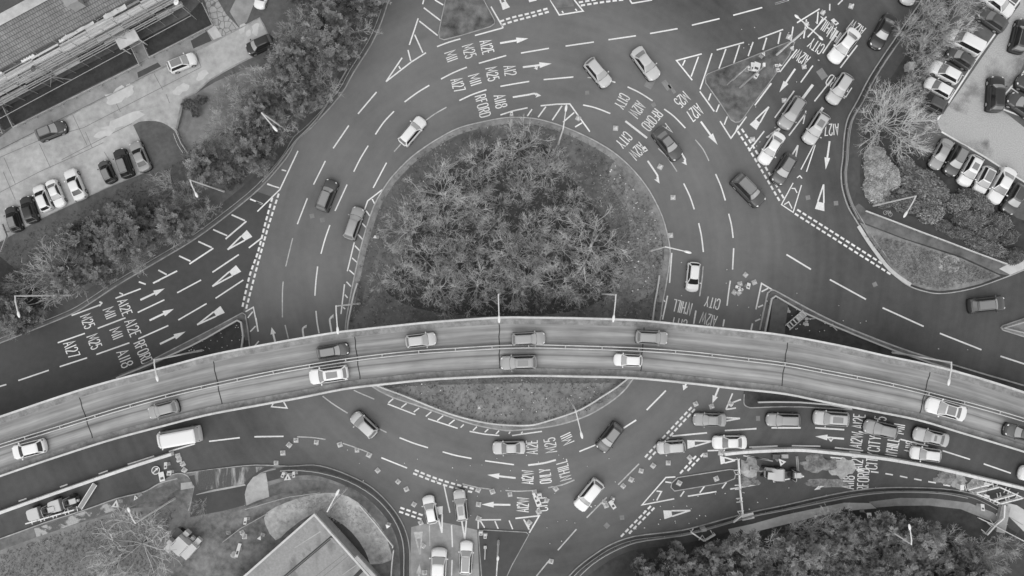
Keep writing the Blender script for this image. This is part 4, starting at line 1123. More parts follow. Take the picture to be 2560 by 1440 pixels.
    for k in range(2):
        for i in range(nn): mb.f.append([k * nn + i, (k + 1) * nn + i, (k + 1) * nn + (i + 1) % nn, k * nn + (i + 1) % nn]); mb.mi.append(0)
    M['shade_ring'] = mb.mesh('shade_ring', 'black_rubber', 40)  # black ring added round the car's base to draw in its contact-shadow outline
    rw = .33 if kind != 'suv' else .37
    mb = MB(); mb.tube((0, -.11, rw), (0, .11, rw), rw, n=16, mi=0); mb.tube((0, -.116, rw), (0, .116, rw), rw * .62, n=10, mi=1)
    M['wheel'] = mb.mesh('wheel', ['black_rubber', 'alloy'], 40)
    mb = MB(); mb.prism([(X(fr1) + .62, -wt * .60), (X(fw1) - .34, -wt * .66), (X(fw1) - .34, wt * .66), (X(fr1) + .62, wt * .60)], zr - .05, zr + .022); M['sunroof'] = mb.mesh('sunroof', 'roof_glass_sheen')
    mb = MB(); mb.prism([(X(fr1) + .22, -wt * .80), (X(fw1) - .10, -wt * .84), (X(fw1) - .10, wt * .84), (X(fr1) + .22, wt * .80)], zr - .06, zr + .020); M['glass_sheen_roof'] = mb.mesh('glass_sheen_roof', 'roof_glass_sheen')
    for s_ in (-1, 1):
        mb = MB(); xa, xb_ = X(fr1) + .22, X(fw1) - .22; yy = s_ * wt * .93
        mb.tube((xa, yy, zr - .02), (xa + .12, yy, zr + .05), .022, n=5); mb.tube((xa + .12, yy, zr + .05), (xb_ - .12, yy, zr + .05), .022, n=5); mb.tube((xb_ - .12, yy, zr + .05), (xb_, yy, zr - .02), .022, n=5)
        M['roof_rail%d' % s_] = mb.mesh('roof_rail', 'alloy')
    mb = MB(); mb.box((xf - .035, 0, .50), (.05, .54, .13)); M['number_plate'] = mb.mesh('number_plate', 'white_plastic')
    PROTO[kind] = M
    return M
PAINT = {'W': 'W', 'L': 'L', 'G': 'G', 'D': 'D', 'B': 'B'}
NAME = {'hatchback': 'hatchback_car', 'saloon': 'saloon_car', 'suv': 'sport_utility_car', 'estate': 'estate_car', 'small': 'small_car', 'van': 'delivery_van', 'minivan': 'minivan'}
def car(rx, ry, fx_, fy_, kind, paint, label, opts='', z=0.0, group=None):
    L_, W_, H_ = CARS[kind][:3]
    zc = z + H_ * 0.42
    a_, b_ = P(rx, ry, zc), P(fx_, fy_, zc)
    mid = (a_ + b_) / 2; d = b_ - a_
    sc = max(.86, min(1.16, d.length / L_))
    M = PROTO.get(kind) or car_meshes(kind)
    t = thing(NAME[kind], label, 'van' if kind == 'van' else 'car', (mid.x, mid.y, z), math.atan2(d.y, d.x), group)
    t.scale = (sc, sc, sc)
    def part(name, me, mat=None):
        o = link(name, me, t)
        if mat:
            o.material_slots[0].link = 'OBJECT'; o.material_slots[0].material = MATS[mat]
        return o
    part('body', M['body'], 'paint_' + paint)
    gl = 'glass_dark' if 'k' in opts else ('glass_mid' if 'm' in opts else 'glass_light')
    part('windscreen', M['windscreen'], gl)
    if 'rear_window' in M: part('rear_window', M['rear_window'], 'glass_dark' if 'k' in opts else 'glass_mid')
    hw = W_ / 2
    for s_ in (-1, 1):
        part('side_window', M['side_window%d' % s_]); part('mirror', M['mirror%d' % s_], 'paint_' + paint)
        part('headlight', M['headlight%d' % s_]); part('tail_light', M['tail_light%d' % s_])
        for x_ in (.30, -.29):
            w_ = part('wheel', M['wheel']); w_.location = (x_ * L_, s_ * (hw - .085), 0)
        if 'r' in opts: part('roof_rail', M['roof_rail%d' % s_])
    if 's' in opts: part('sunroof', M['sunroof'])
    if 'g' in opts: part('glass_sheen_roof', M['glass_sheen_roof'], 'roof_glass_sheen' if paint in 'WLG' else None)  # glass on white cars; on dark cars a pale panel painting in reflected sky
    if paint != 'W': part('shade_ring', M['shade_ring'])
    part('number_plate', M['number_plate'])
    return t
E_ = LZ + 0.012
gE = 'cars parked or moving on the housing estate road'; gP = 'cars in the eastern car park'; gR = 'cars circulating on the roundabout'; gN = 'cars queueing on the north east approach'; gF = 'cars crossing the flyover'; gS = 'cars queueing south of the flyover'; gB = 'vehicles on the southern approach'
for c_ in (
 (421, 171, 490, 143, 'hatchback', 'W', 'white hatchback with grey glass roof parked by the estate lawn', 'g', E_, gE), (93, 341, 164, 313, 'hatchback', 'D', 'dark hatchback with pale roof driving along the estate road', 'g', E_, gE),
 (682, 98, 617, 127, 'small', 'B', 'small black car half hidden under the trees at the estate road end', '', E_, gE), (664, -48, 646, 20, 'estate', 'W', 'white car cut by the frame above the paved estate path', 'k', E_, gE),
 (43, 579, 23, 516, 'hatchback', 'B', 'black car with grey roof at the western end of the parked row', 'gk', E_, gE), (83, 557, 61, 491, 'hatchback', 'B', 'all black hatchback in the parked row next to a white car', 'k', E_, gE),
 (120, 528, 93, 463, 'hatchback', 'W', 'white hatchback with dark windscreen parked nose to the estate road', 'k', E_, gE), (126, 452, 153, 516, 'saloon', 'W', 'white saloon parked nose to the lawn beside another white car', '', E_, gE),
 (205, 500, 172, 423, 'saloon', 'W', 'white saloon with small sunroof parked alone in the row', 'k', E_, gE), (279, 457, 254, 402, 'small', 'D', 'small dark hatchback with grey roof beside a dark utility car', 'gk', E_, gE),
 (320, 443, 295, 372, 'suv', 'B', 'black utility car with shiny roof rails in the parked row', 'rgk', E_, gE), (366, 428, 334, 354, 'saloon', 'G', 'grey saloon at the lawn end of the parked row', 'k', E_, gE),
 (1004, 360, 1058, 296, 'estate', 'W', 'white estate car with roof rails rounding the island north west side', 'r', 0, gR), (802, 527, 832, 450, 'suv', 'D', 'dark car with pale roof and rails between the western lanes', 'rg', 0, gR),
 (871, 598, 899, 518, 'estate', 'G', 'grey estate car beside the hatched western island edge', 'r', 0, gR), (1469, 151, 1521, 214, 'hatchback', 'L', 'pale grey hatchback crossing the lane line north of the island', '', 0, gR),
 (1587, 123, 1641, 197, 'saloon', 'L', 'silver saloon next to the dark road patches', '', 0, gR), (1641, 324, 1698, 397, 'saloon', 'D', 'dark grey saloon driving over the worn lettering', 'g', 0, gR),
 (1836, 440, 1906, 512, 'suv', 'D', 'dark utility car with rails outside the eastern give way line', 'rg', 0, gR), (1736, 655, 1729, 730, 'hatchback', 'W', 'white small car with dark windscreen heading for the flyover', 'k', 0, gR),
 (2229, 40, 2184, 121, 'saloon', 'B', 'black saloon in the outer lane beside the dark footpath', '', 0, gN), (2292, -66, 2264, 12, 'hatchback', 'L', 'pale car cut by the frame at the outer approach lane', 'k', 0, gN),
 (2140, 76, 2077, 156, 'saloon', 'W', 'long white saloon covering road lettering in the approach', '', 0, gN), (2121, 188, 2075, 258, 'hatchback', 'L', 'silver hatchback hiding part of a road word', '', 0, gN),
 (2003, 246, 1955, 320, 'suv', 'G', 'grey utility car behind a white car in the inner queue', '', 0, gN), (2062, 285, 2016, 358, 'hatchback', 'L', 'silver car with grey roof panel beside the lettering near the outer lane', 's', 0, gN),
 (1951, 334, 1904, 409, 'saloon', 'W', 'white saloon first in the inner queue at the give way line', '', 0, gN), (1981, 388, 1938, 459, 'hatchback', 'D', 'dark grey hatchback waiting by the painted chevrons', 'g', 0, gN),
 (2458, -18, 2530, 36, 'saloon', 'W', 'white car cut by the frame at the far bay of the car park', '', E_, gP), (2452, 126, 2372, 84, 'minivan', 'W', 'large white people carrier in a bay under bare branches', 'm', E_, gP),
 (2398, 200, 2328, 162, 'hatchback', 'W', 'white hatchback partly veiled by twigs, beside another white hatchback', 'm', E_, gP), (2430, 165, 2370, 126, 'small', 'D', 'dark car veiled by twigs between white cars', '', E_, gP),
 (2378, 238, 2314, 202, 'hatchback', 'W', 'white hatchback next to the dark hatchback bay under the big bare tree', 'm', E_, gP), (2363, 274, 2291, 236, 'hatchback', 'D', 'dark hatchback at the last bay beside the big bare tree', 'k', E_, gP),
 (2486, 280, 2491, 190, 'suv', 'B', 'black utility car driving alone through the car park lane', '', E_, gP), (2540, 132, 2562, 48, 'suv', 'B', 'black utility car at the frame edge, upper part of the car park', 'r', E_, gP),
 (2592, 291, 2518, 240, 'hatchback', 'D', 'dark car with pale windscreen parked at the frame edge', '', E_, gP), (2620, 238, 2541, 196, 'hatchback', 'D', 'dark car cut by the frame above another dark car', '', E_, gP), (2512, 72, 2448, 28, 'hatchback', 'D', 'dark grey car behind branches below a white car', 'm', E_, gP),
 (2371, 350, 2332, 422, 'saloon', 'G', 'grey saloon at the hedge end of the car park row', '', E_, gP), (2409, 365, 2370, 438, 'hatchback', 'D', 'dark grey hatchback second in the row by the hedges', 'g', E_, gP),
 (2443, 391, 2404, 464, 'hatchback', 'W', 'white hatchback with grey roof panel between bay lines', 's', E_, gP), (2475, 418, 2442, 484, 'small', 'W', 'small white car with black side windows and grey roof', 'g', E_, gP),
 (2526, 421, 2476, 509, 'saloon', 'W', 'big white saloon next to the dark car at the row end', 'm', E_, gP), (2554, 462, 2514, 534, 'hatchback', 'D', 'dark car with pale windscreen last in the hedge row', 'r', E_, gP),
 (2422, 766, 2511, 757, 'suv', 'D', 'dark utility car with pale rails leaving at the eastern exit', 'rg', 0, gR),
 (115, 1112, 32, 1133, 'hatchback', 'W', 'white hatchback near the western end of the flyover', 'k', FZ, gF), (446, 1014, 371, 1034, 'hatchback', 'G', 'grey hatchback in the southern flyover lane near the white van', '', FZ, gF),
 (871, 930, 773, 944, 'estate', 'W', 'long white estate car with grey sunroof on the flyover', 'sm', FZ, gF), (792, 884, 872, 871, 'estate', 'D', 'dark estate with pale windscreen beside the long white estate on the flyover', 'g', FZ, gF),
 (1014, 855, 1091, 846, 'hatchback', 'L', 'pale hatchback in the northern flyover lane', '', FZ, gF), (1279, 849, 1364, 845, 'estate', 'G', 'grey estate car in the northern lane at mid flyover', '', FZ, gF),
 (1342, 905, 1250, 908, 'estate', 'G', 'grey estate with sunroof in the southern lane at mid flyover', 's', FZ, gF), (1606, 902, 1534, 899, 'hatchback', 'W', 'white hatchback in the southern lane at a deck joint', '', FZ, gF),
 (1589, 842, 1670, 846, 'suv', 'G', 'grey utility car in the northern flyover lane past the joint', 'r', FZ, gF), (2411, 1036, 2314, 1009, 'saloon', 'W', 'white car with dark glass roof near the eastern flyover end', 'g', FZ, gF),
 (2592, 1093, 2512, 1072, 'suv', 'D', 'dark car cut by the frame at the eastern flyover end', '', FZ, gF),
 (501, 1083, 392, 1103, 'van', 'W', 'large white delivery van beside the flyover parapet', 'k', 0, gR), (940, 1089, 881, 1034, 'small', 'L', 'small pale hatchback with dark surround entering the southern bend', '', 0, gR),
 (1314, 1118, 1231, 1120, 'saloon', 'L', 'silver saloon passing painted lettering south of the island', 'm', 0, gR), (1549, 1061, 1499, 1126, 'hatchback', 'D', 'dark hatchback crossing the dashed line south east of the island', 'g', 0, gR),
 (1500, 1203, 1444, 1272, 'suv', 'W', 'white utility car heading for the southern exit', '', 0, gR), (1815, 1050, 1732, 1048, 'saloon', 'G', 'grey saloon first in the queue under the flyover edge', '', 0, gS),
 (1713, 1115, 1641, 1120, 'small', 'L', 'small silver car crossing the give way line below the flyover', '', 0, gS), (1866, 1105, 1780, 1106, 'saloon', 'W', 'white saloon waiting behind the painted triangle', 'm', 0, gS),
 (2000, 1051, 1915, 1049, 'estate', 'G', 'grey estate car second in the upper queue', '', 0, gS), (2121, 1049, 2033, 1043, 'suv', 'L', 'silver car with dark sunroof in the upper queue', 's', 0, gS),
 (2241, 1082, 2159, 1063, 'hatchback', 'G', 'grey hatchback stopped over lettering in the upper queue', '', 0, gS), (2369, 1102, 2283, 1082, 'saloon', 'L', 'silver saloon with grey sunroof next to the parapet', 's', 0, gS),
 (2351, 1140, 2275, 1130, 'hatchback', 'W', 'white hatchback beside the line of white barriers', '', 0, gS), (2630, 1203, 2545, 1178, 'hatchback', 'W', 'white car cut by the frame in the lower queue', 'k', 0, gS),
 (1083, 1309, 1069, 1239, 'hatchback', 'W', 'white hatchback turning past the painted triangle at the southern approach', '', 0, gB), (1156, 1303, 1147, 1224, 'estate', 'L', 'pale estate with dark oval roof panel at the give way line', 'sr', 0, gB),
 (1094, 1476, 1099, 1364, 'minivan', 'W', 'large white vehicle cut by the frame at the southern approach', '', 0, gB), (1163, 1436, 1167, 1352, 'estate', 'W', 'white estate car with grey glass roof in the southern approach', 'g', 0, gB)):
    car(*c_[:7], *c_[7:])
# ------------------------------------------------------------------ trees
def bare_tree(seed, Rad, Ht, spread=1.0, kids=(7, 6, 5, 4), tone=(.35, 1.0), rmin=.0105, low=.35):
    "leafless crown: limbs that fork into a fine fan of twigs; returns (trunk mesh, crown mesh)"
    rnd = random.Random(seed)
    tr = MB(); tr.tube((0, 0, 0), (0, 0, Ht * .22), .17 * Ht / 8, .12 * Ht / 8, 7)
    cr = MB(); cr.tone = []
    def twig(p0, p1, r0, r1, tn):
        d = p1 - p0
        if d.length < 1e-5: return
        u = d.orthogonal().normalized(); w = d.normalized().cross(u)
        o = len(cr.v)
        for p_, r in ((p0, r0), (p1, r1)):
            for a in (0, 2.094, 4.189):
                cr.v.append(tuple(p_ + (u * math.cos(a) + w * math.sin(a)) * r)); cr.tone.append(tn)
        for i in range(3):
            cr.f.append((o + i, o + (i + 1) % 3, o + 3 + (i + 1) % 3, o + 3 + i)); cr.mi.append(0)
    def grow(p_, d, ln_, r, lvl, tn0=.7):
        seg = 3 if lvl < 3 else 2
        pts = [p_]; dd = d.copy()
        for k in range(seg):
            dd = (dd + Vector((rnd.uniform(-1, 1), rnd.uniform(-1, 1), rnd.uniform(-.3, .6))) * (.16 if lvl < 2 else .26)).normalized()
            pts.append(pts[-1] + dd * (ln_ / seg))
        tn = (tn0 if lvl > 1 else rnd.uniform(*tone)) * rnd.uniform(.8, 1.2) * (0.5 + .14 * lvl)
        for k in range(seg):
            twig(pts[k], pts[k + 1], r * (1 - .3 * k / seg), r * (1 - .3 * (k + 1) / seg), tn)
        if lvl >= len(kids): return
        for q in range(kids[lvl]):
            f = rnd.uniform(.35, 1.0)
            i = min(seg - 1, int(f * seg)); b_ = pts[i].lerp(pts[i + 1], f * seg - i)
            ax = Vector((rnd.gauss(0, 1), rnd.gauss(0, 1), rnd.gauss(.15, .6)))
            nd = (dd * 1.0 + ax.normalized() * rnd.uniform(.55, 1.0)).normalized()
            grow(b_, nd, ln_ * rnd.uniform(.45, .7), max(rmin, r * .52), lvl + 1, tn0 if lvl > 1 else rnd.uniform(*tone))
    n0 = kids[0] + 2
    for q in range(n0):
        a = 2 * PI * (q + rnd.random() * .6) / n0
        el = rnd.uniform(low, 1.2)
        d = Vector((math.cos(a) * math.cos(el) * spread, math.sin(a) * math.cos(el) * spread, math.sin(el))).normalized()
        grow(Vector((0, 0, Ht * (.14 + .08 * rnd.random()))), d, Rad * rnd.uniform(.62, .85), .075 * Ht / 8, 1)
    return tr.mesh('trunk', 'bark', 40), cr.mesh('crown', 'twig')
def leafy_tree(seed, Rad, Ht, nclump=115, mat='leaf', tone=(.14, .72), leaf=.40, lobes=6):
    "evergreen crown: radiating sprays of leaves set over an uneven, lobed volume"
    rnd = random.Random(seed)
    tr = MB(); tr.tube((0, 0, 0), (0, 0, Ht * .6), .16, .07, 7)
    cr = MB(); cr.tone = []
    lob = []
    for k in range(lobes):
        a = 2 * PI * k / lobes + rnd.random(); rr_ = Rad * rnd.uniform(.3, .6)
        lob.append((Vector((math.cos(a) * rr_, math.sin(a) * rr_, Ht * rnd.uniform(.42, .68))), Rad * rnd.uniform(.38, .55)))
    lob.append((Vector((0, 0, Ht * .72)), Rad * .55))
    for k in range(nclump):
        c, lr = lob[rnd.randrange(len(lob))]
        n_ = Vector((rnd.gauss(0, 1), rnd.gauss(0, 1), rnd.gauss(.45, .8))).normalized()
        p_ = c + n_ * lr * rnd.uniform(.55, 1.0); p_.z = max(.4, p_.z)
        tn = rnd.uniform(*tone)
        for arm in range(rnd.randint(6, 9)):
            d = (n_ * rnd.uniform(.15, .8) + Vector((rnd.gauss(0, 1), rnd.gauss(0, 1), rnd.gauss(0, .7))).normalized()).normalized()
            al = rnd.uniform(.45, .95) * leaf * 2.2
            side = d.cross(Vector((rnd.uniform(-.4, .4), rnd.uniform(-.4, .4), 1))).normalized()
            up = side.cross(d)
            t2 = tn * rnd.uniform(.75, 1.3)
            for q in range(3):
                b_ = p_ + d * al * (q + .4) / 3
                for s_ in (-1, 1):
                    ld = (d * .8 + side * s_ * rnd.uniform(.4, .9) + up * rnd.uniform(-.2, .3)).normalized()
                    ll = leaf * rnd.uniform(.7, 1.15) * (1 - .12 * q); w = ld.cross(up).normalized() * ll * .2
                    o = len(cr.v)
                    cr.v += [tuple(b_), tuple(b_ + ld * ll * .5 + w), tuple(b_ + ld * ll - up * ll * .12), tuple(b_ + ld * ll * .5 - w)]
                    cr.tone += [t2] * 4
                    cr.f.append((o, o + 1, o + 2, o + 3)); cr.mi.append(0)
    return tr.mesh('trunk', 'bark', 40), cr.mesh('crown', mat)
def bush_mesh(seed, n=2600, mat='hedge_leaf', leaf=.13, tone=(.25, .7), rough=.16):
    "clipped or rounded shrub of unit radius: a dense shell of small leaves over a dark inner body"
    rnd = random.Random(seed)
    cr = MB(); cr.tone = []
    def rad(n_):
        return 1 + rough * (noise.noise(n_ * 2.2 + Vector((seed, 0, 0))) + .6 * noise.noise(n_ * 5 + Vector((0, seed, 0))))
    bm = bmesh.new(); bmesh.ops.create_icosphere(bm, subdivisions=3, radius=1)
    for v in bm.verts:
        n_ = v.co.normalized(); r = rad(n_) * .93
        cr.v.append((n_.x * r, n_.y * r, max(0, n_.z * r))); cr.tone.append(tone[0] * .8 + tone[1] * .25)
    for f in bm.faces:
        cr.f.append([v.index for v in f.verts]); cr.mi.append(0)
    bm.free()
    for k in range(n):
        n_ = Vector((rnd.gauss(0, 1), rnd.gauss(0, 1), abs(rnd.gauss(0, 1)))).normalized()
        p_ = n_ * rad(n_) * rnd.uniform(.93, 1.03)
        tn = rnd.uniform(*tone) * (1 + .5 * noise.noise(n_ * 3 + Vector((0, 0, seed))))
        d = (n_ * .5 + Vector((rnd.gauss(0, 1), rnd.gauss(0, 1), rnd.gauss(0, 1))).normalized()).normalized(); w = d.orthogonal().normalized() * leaf * .3
        l_ = leaf * rnd.uniform(.6, 1.2); o = len(cr.v)
        cr.v += [tuple(p_), tuple(p_ + d * l_ * .5 + w), tuple(p_ + d * l_), tuple(p_ + d * l_ * .5 - w)]; cr.tone += [tn] * 4
        cr.f.append((o, o + 1, o + 2, o + 3)); cr.mi.append(0)
    return cr.mesh('crown', mat)
BARE = [bare_tree(11, 3.3, 7.5), bare_tree(12, 3.0, 6.5, 1.1), bare_tree(13, 3.4, 8.0, .9), bare_tree(14, 2.8, 5.5, 1.3), bare_tree(15, 3.2, 6.5, 1.2)]
BIGB = [bare_tree(21, 5.2, 7.5, 1.15, (9, 7, 6, 4), (.75, 1.15), .010), bare_tree(22, 5.2, 7.0, 1.3, (11, 5, 4, 2), (.65, 1.05), .02, .15)]
LEAF = [leafy_tree(31, 2.9, 6.5), leafy_tree(32, 2.5, 6.0), leafy_tree(33, 3.1, 7.5, 130), leafy_tree(34, 2.2, 4.5, 80)]
PINE = [leafy_tree(41, 2.6, 7.0, 92, 'leaf', (.12, .78), .44, 5), leafy_tree(42, 3.0, 8.0, 105, 'leaf', (.12, .78), .46, 6), leafy_tree(43, 2.3, 6.0, 84, 'leaf', (.12, .78), .42, 5)]
SCRUB = [bare_tree(51, 1.9, 3.2, 1.5, (7, 6, 5), (.45, 1.0)), bare_tree(52, 1.7, 2.6, 1.8, (8, 6, 5), (.5, 1.0))]
trnd = random.Random(5)
def plant(px, py, pair, sc, label, group, name, cat='tree', z=LZ, hz=None, h0=4.5):
    c = P(px, py, h0)
    t = thing(name, label, cat, (c.x, c.y, z), trnd.uniform(0, 2 * PI), group)
    t.scale = (sc, sc, sc * (hz or trnd.uniform(.85, 1.1)))
    link('trunk', pair[0], t); link('crown', pair[1], t)
    return t
def scatter(poly, dmin, rnd, n=6000):
    xs = [q[0] for q in poly]; ys = [q[1] for q in poly]; out = []
    for _ in range(n):
        p_ = (rnd.uniform(min(xs), max(xs)), rnd.uniform(min(ys), max(ys)))
        if inside(p_, poly) and all(math.dist(p_, q) > dmin for q in out): out.append(p_)
    return out
# central island
ISL = [(1296, 366, 0, 1.12, 'pale bare tree at the northern end of the island thicket'), (1208, 392, 1, 1.15, None), (1372, 418, 2, 1.0, None), (1102, 480, 0, 1.2, None), (1180, 520, 2, 1.0, None), (1200, 455, 3, .9, None), (1010, 575, 4, 1.15, None), (1058, 650, 1, 1.1, None),
       (1175, 622, 3, .85, 'small round bare tree in a gap amid the island thicket'), (1268, 632, 2, 1.05, None), (1482, 615, 0, 1.35, 'widest bare tree of the island thicket, near the eastern lamp'), (1395, 540, 4, 1.0, None), (1300, 470, 2, .9, None), (1335, 575, 3, 1.0, None), (1000, 690, 3, 1.0, None),
       (1095, 722, 4, 1.1, None), (1190, 715, 0, 1.0, None), (1290, 722, 4, 1.0, None), (1385, 700, 1, 1.15, None), (1455, 718, 3, 1.05, None), (1355, 640, 2, .95, None), (1110, 575, 3, 1.0, None), (1040, 520, 3, .9, None), (1230, 560, 1, .85, None), (1520, 680, 3, .95, None), (1440, 500, 3, .8, None), (1130, 655, 2, .85, None), (1250, 690, 1, .85, None), (1410, 620, 4, .9, None), (1320, 690, 0, .85, None)]
for x, y, k, s_, lb in ISL:
    plant(x, y, BARE[k], s_, lb or 'bare twiggy tree in the dense thicket filling the central island', 'bare trees on the central island', 'bare_tree')
for x, y in scatter([(990, 600), (1010, 500), (1080, 430), (1180, 350), (1380, 340), (1480, 470), (1545, 560), (1560, 680), (1540, 745), (1300, 775), (1050, 770), (930, 740), (960, 640)], 44, random.Random(3))[:46]:
    plant(x, y, SCRUB[trnd.randrange(2)], trnd.uniform(.5, 1.0), 'low leafless bush filling the gaps between the island trees', 'bare bushes on the central island', 'bare_bush', 'bush', h0=1.5)
# tree belt between the estate and the road
BELT = [(700, 15), (760, 40), (825, 5), (880, 20), (930, 0), (775, 105), (840, 75), (890, 70), (690, 130), (735, 165), (800, 165), (845, 140), (650, 200), (705, 225), (765, 215), (812, 205), (620, 260), (665, 290), (720, 275), (765, 262), (560, 320), (600, 345), (650, 345), (700, 325),
        (520, 370), (565, 395), (610, 410), (655, 395), (530, 430), (580, 440), (415, 470), (450, 500), (490, 520), (385, 530), (430, 560), (470, 560), (395, 580), (310, 545), (345, 575), (355, 615), (300, 600), (255, 590), (260, 635), (300, 655), (215, 615), (215, 660), (250, 690), (190, 690), (345, 650),
        (30, 720), (15, 770), (55, 790), (0, 815), (-40, 770), (730, 85), (650, 255), (740, -40), (860, -40)]
brnd = random.Random(9)
for x, y in BELT:
    x += brnd.uniform(-8, 8) - 14; y += brnd.uniform(-8, 8) - 8
    if math.dist((x, y), (645, 108)) < 58 or math.dist((x, y), (655, 0)) < 62: continue
    if brnd.random() < .32: plant(x, y, BARE[brnd.randrange(5)], brnd.uniform(.7, .9), 'half bare tree mixed into the leafy belt beside the estate', 'trees in the belt beside the estate', 'bare_tree')
    else: plant(x, y, LEAF[brnd.randrange(4)], brnd.uniform(.85, 1.15), 'leafy evergreen tree in the belt between estate and road', 'trees in the belt beside the estate', 'evergreen_tree')
plant(125, 690, BIGB[1], .85, 'wide pale bare tree at the western end of the tree belt', None, 'bare_tree')
for x, y, s_ in ((475, 262, .42), (505, 250, .38), (490, 280, .36)):
    plant(x, y, LEAF[3], s_, 'low dark shrub beside the estate road turn', 'shrubs beside the estate road', 'shrub', 'shrub', h0=1)
for x, y, s_ in ((560, 230, .8), (585, 205, .75), (540, 260, .7), (600, 235, .7)):
    plant(x, y, SCRUB[1], s_, 'pale dry bush beside the estate road bend', 'dry bushes beside the estate road', 'bare_bush', 'bush', h0=1)
# trees by the car park
plant(2240, 302, BIGB[0], 1.05, 'large pale bare tree spreading between the footpath and the car park', None, 'bare_tree')
for x, y, k, s_ in ((2400, 45, 0, 1.0), (2345, 20, 2, .85), (2340, 110, 3, .95), (2320, 165, 1, .8), (2375, 90, 4, .85), (2300, 225, 3, .8), (2450, -20, 1, 1.0), (2300, 60, 3, .9)):
    plant(x, y, BARE[k], s_, 'bare tree in the row overhanging the car park bays', 'bare trees beside the car park', 'bare_tree')
# wood at the south east
WOOD = scatter([(1610, 1440), (1650, 1405), (1740, 1398), (1810, 1388), (1880, 1368), (1960, 1346), (2060, 1330), (2200, 1322), (2330, 1322), (2410, 1345), (2440, 1400), (2500, 1480), (1560, 1500)], 38, random.Random(8))
for x, y in WOOD:
    if brnd.random() < .2:
        plant(x, y, BARE[brnd.randrange(5)], brnd.uniform(.75, 1.0), 'bare tree among the evergreens of the southern wood', 'bare trees of the southern wood', 'bare_tree'); continue
    plant(x, y, PINE[brnd.randrange(3)], brnd.uniform(.7, 1.05), 'dark evergreen tree in the dense wood behind the southern guard rail', 'trees of the south eastern wood', 'evergreen_tree')
for x, y in ((2470, 1400), (2510, 1420), (2540, 1380), (2300, 1430), (2200, 1400)):
    plant(x, y, BARE[brnd.randrange(5)], .8, 'bare tree among the evergreens of the southern wood', 'bare trees of the southern wood', 'bare_tree')
# big bare tree at the yard
plant(335, 1372, BIGB[1], 1.08, 'wide bare tree with long limbs beside the pale works machine', None, 'bare_tree', h0=3.5)
plant(250, 1440, BARE[3], .95, 'bare tree cut by the frame on the dry verge', None, 'bare_tree')
plant(500, 1262, SCRUB[0], .8, 'small bare bush on the driveway corner', None, 'bare_bush', 'bush', h0=1)
# hedges and shrubs by the car park
HB = [bush_mesh(61), bush_mesh(62, 2200, rough=.2), bush_mesh(63, 2600, 'blossom', .11, (.55, 1.15), .14), bush_mesh(64, 2400, 'hedge_leaf', .17, (.3, 1.1), .22)]
def bush(px, py, rx_, ry_, h, ang, me, label, group=None, name='clipped_hedge', cat='hedge'):
    c = P(px, py, h * .6)
    t = thing(name, label, cat, (c.x, c.y, LZ), R(ang), group); t.scale = (rx_ * .93 / PPM, ry_ * .9 / PPM, h)
    link('crown', me, t); return t
for x, y, a_, b_, h, an, k, lb in ((2310, 462, 80, 42, 2.0, -35, 0, 'large smooth clipped hedge next to the grey saloon'), (2330, 505, 30, 22, 1.7, -35, 3, 'rough shrub between the two big clipped hedges'), (2270, 505, 48, 26, 1.6, -20, 0, 'clipped hedge beneath the lamp arm by the footpath'),
        (2332, 530, 32, 30, 1.9, 10, 3, 'round rough shrub between the lamp and the path'), (2400, 508, 30, 27, 1.9, 0, 3, 'round shrub with pale rim in the middle of the hedges'), (2444, 505, 52, 28, 1.8, -38, 0, 'clipped hedge below the white parked cars'), (2430, 548, 48, 30, 1.8, -15, 1, 'dark hedge with spiky tuft in the hedge bed'),
        (2500, 560, 34, 32, 1.9, -20, 1, 'rounded hedge by the last parked dark car'), (2470, 585, 34, 30, 1.7, 0, 1, 'small hedge in the middle of the eastern bed'), (2400, 580, 42, 16, 1.5, -15, 0, 'narrow clipped hedge along the dark footpath'), (2360, 562, 24, 16, 1.3, -30, 0, 'small hedge lobe at the path beside the round shrub'),
        (2470, 615, 58, 22, 1.6, -22, 1, 'long hedge along the eastern path end'), (2525, 590, 24, 24, 1.7, 0, 1, 'hedge at the outer end of the bed'), (2540, 640, 26, 22, 1.5, 0, 0, 'dark shrub at the pale path end'), (2215, 500, 24, 22, 1.5, 0, 1, 'dark round shrub set against the pale flowering bush')):
    bush(x, y, a_, b_, h, an, HB[k], lb)
for x, y, a_, b_, h, an in ((2200, 420, 34, 40, 1.9, 0), (2195, 470, 30, 40, 1.8, 10), (2228, 440, 26, 40, 1.8, 25), (2192, 388, 26, 26, 1.7, 0), (2205, 490, 24, 24, 1.5, 0)):
    bush(x, y, a_, b_, h, an, HB[2], 'pale blossoming bush at the bend between footpath and hedges', 'pale blossoming bushes by the footpath', 'flowering_bush', 'bush')
bush(2252, 480, 11, 11, 1.4, 0, HB[2], 'tiny pale bush between the blossom and the clipped hedges', None, 'flowering_bush', 'bush')
bush(2268, 412, 26, 18, 1.3, -40, HB[3], 'rough pale shrub above the largest clipped hedge', None, 'shrub', 'shrub')

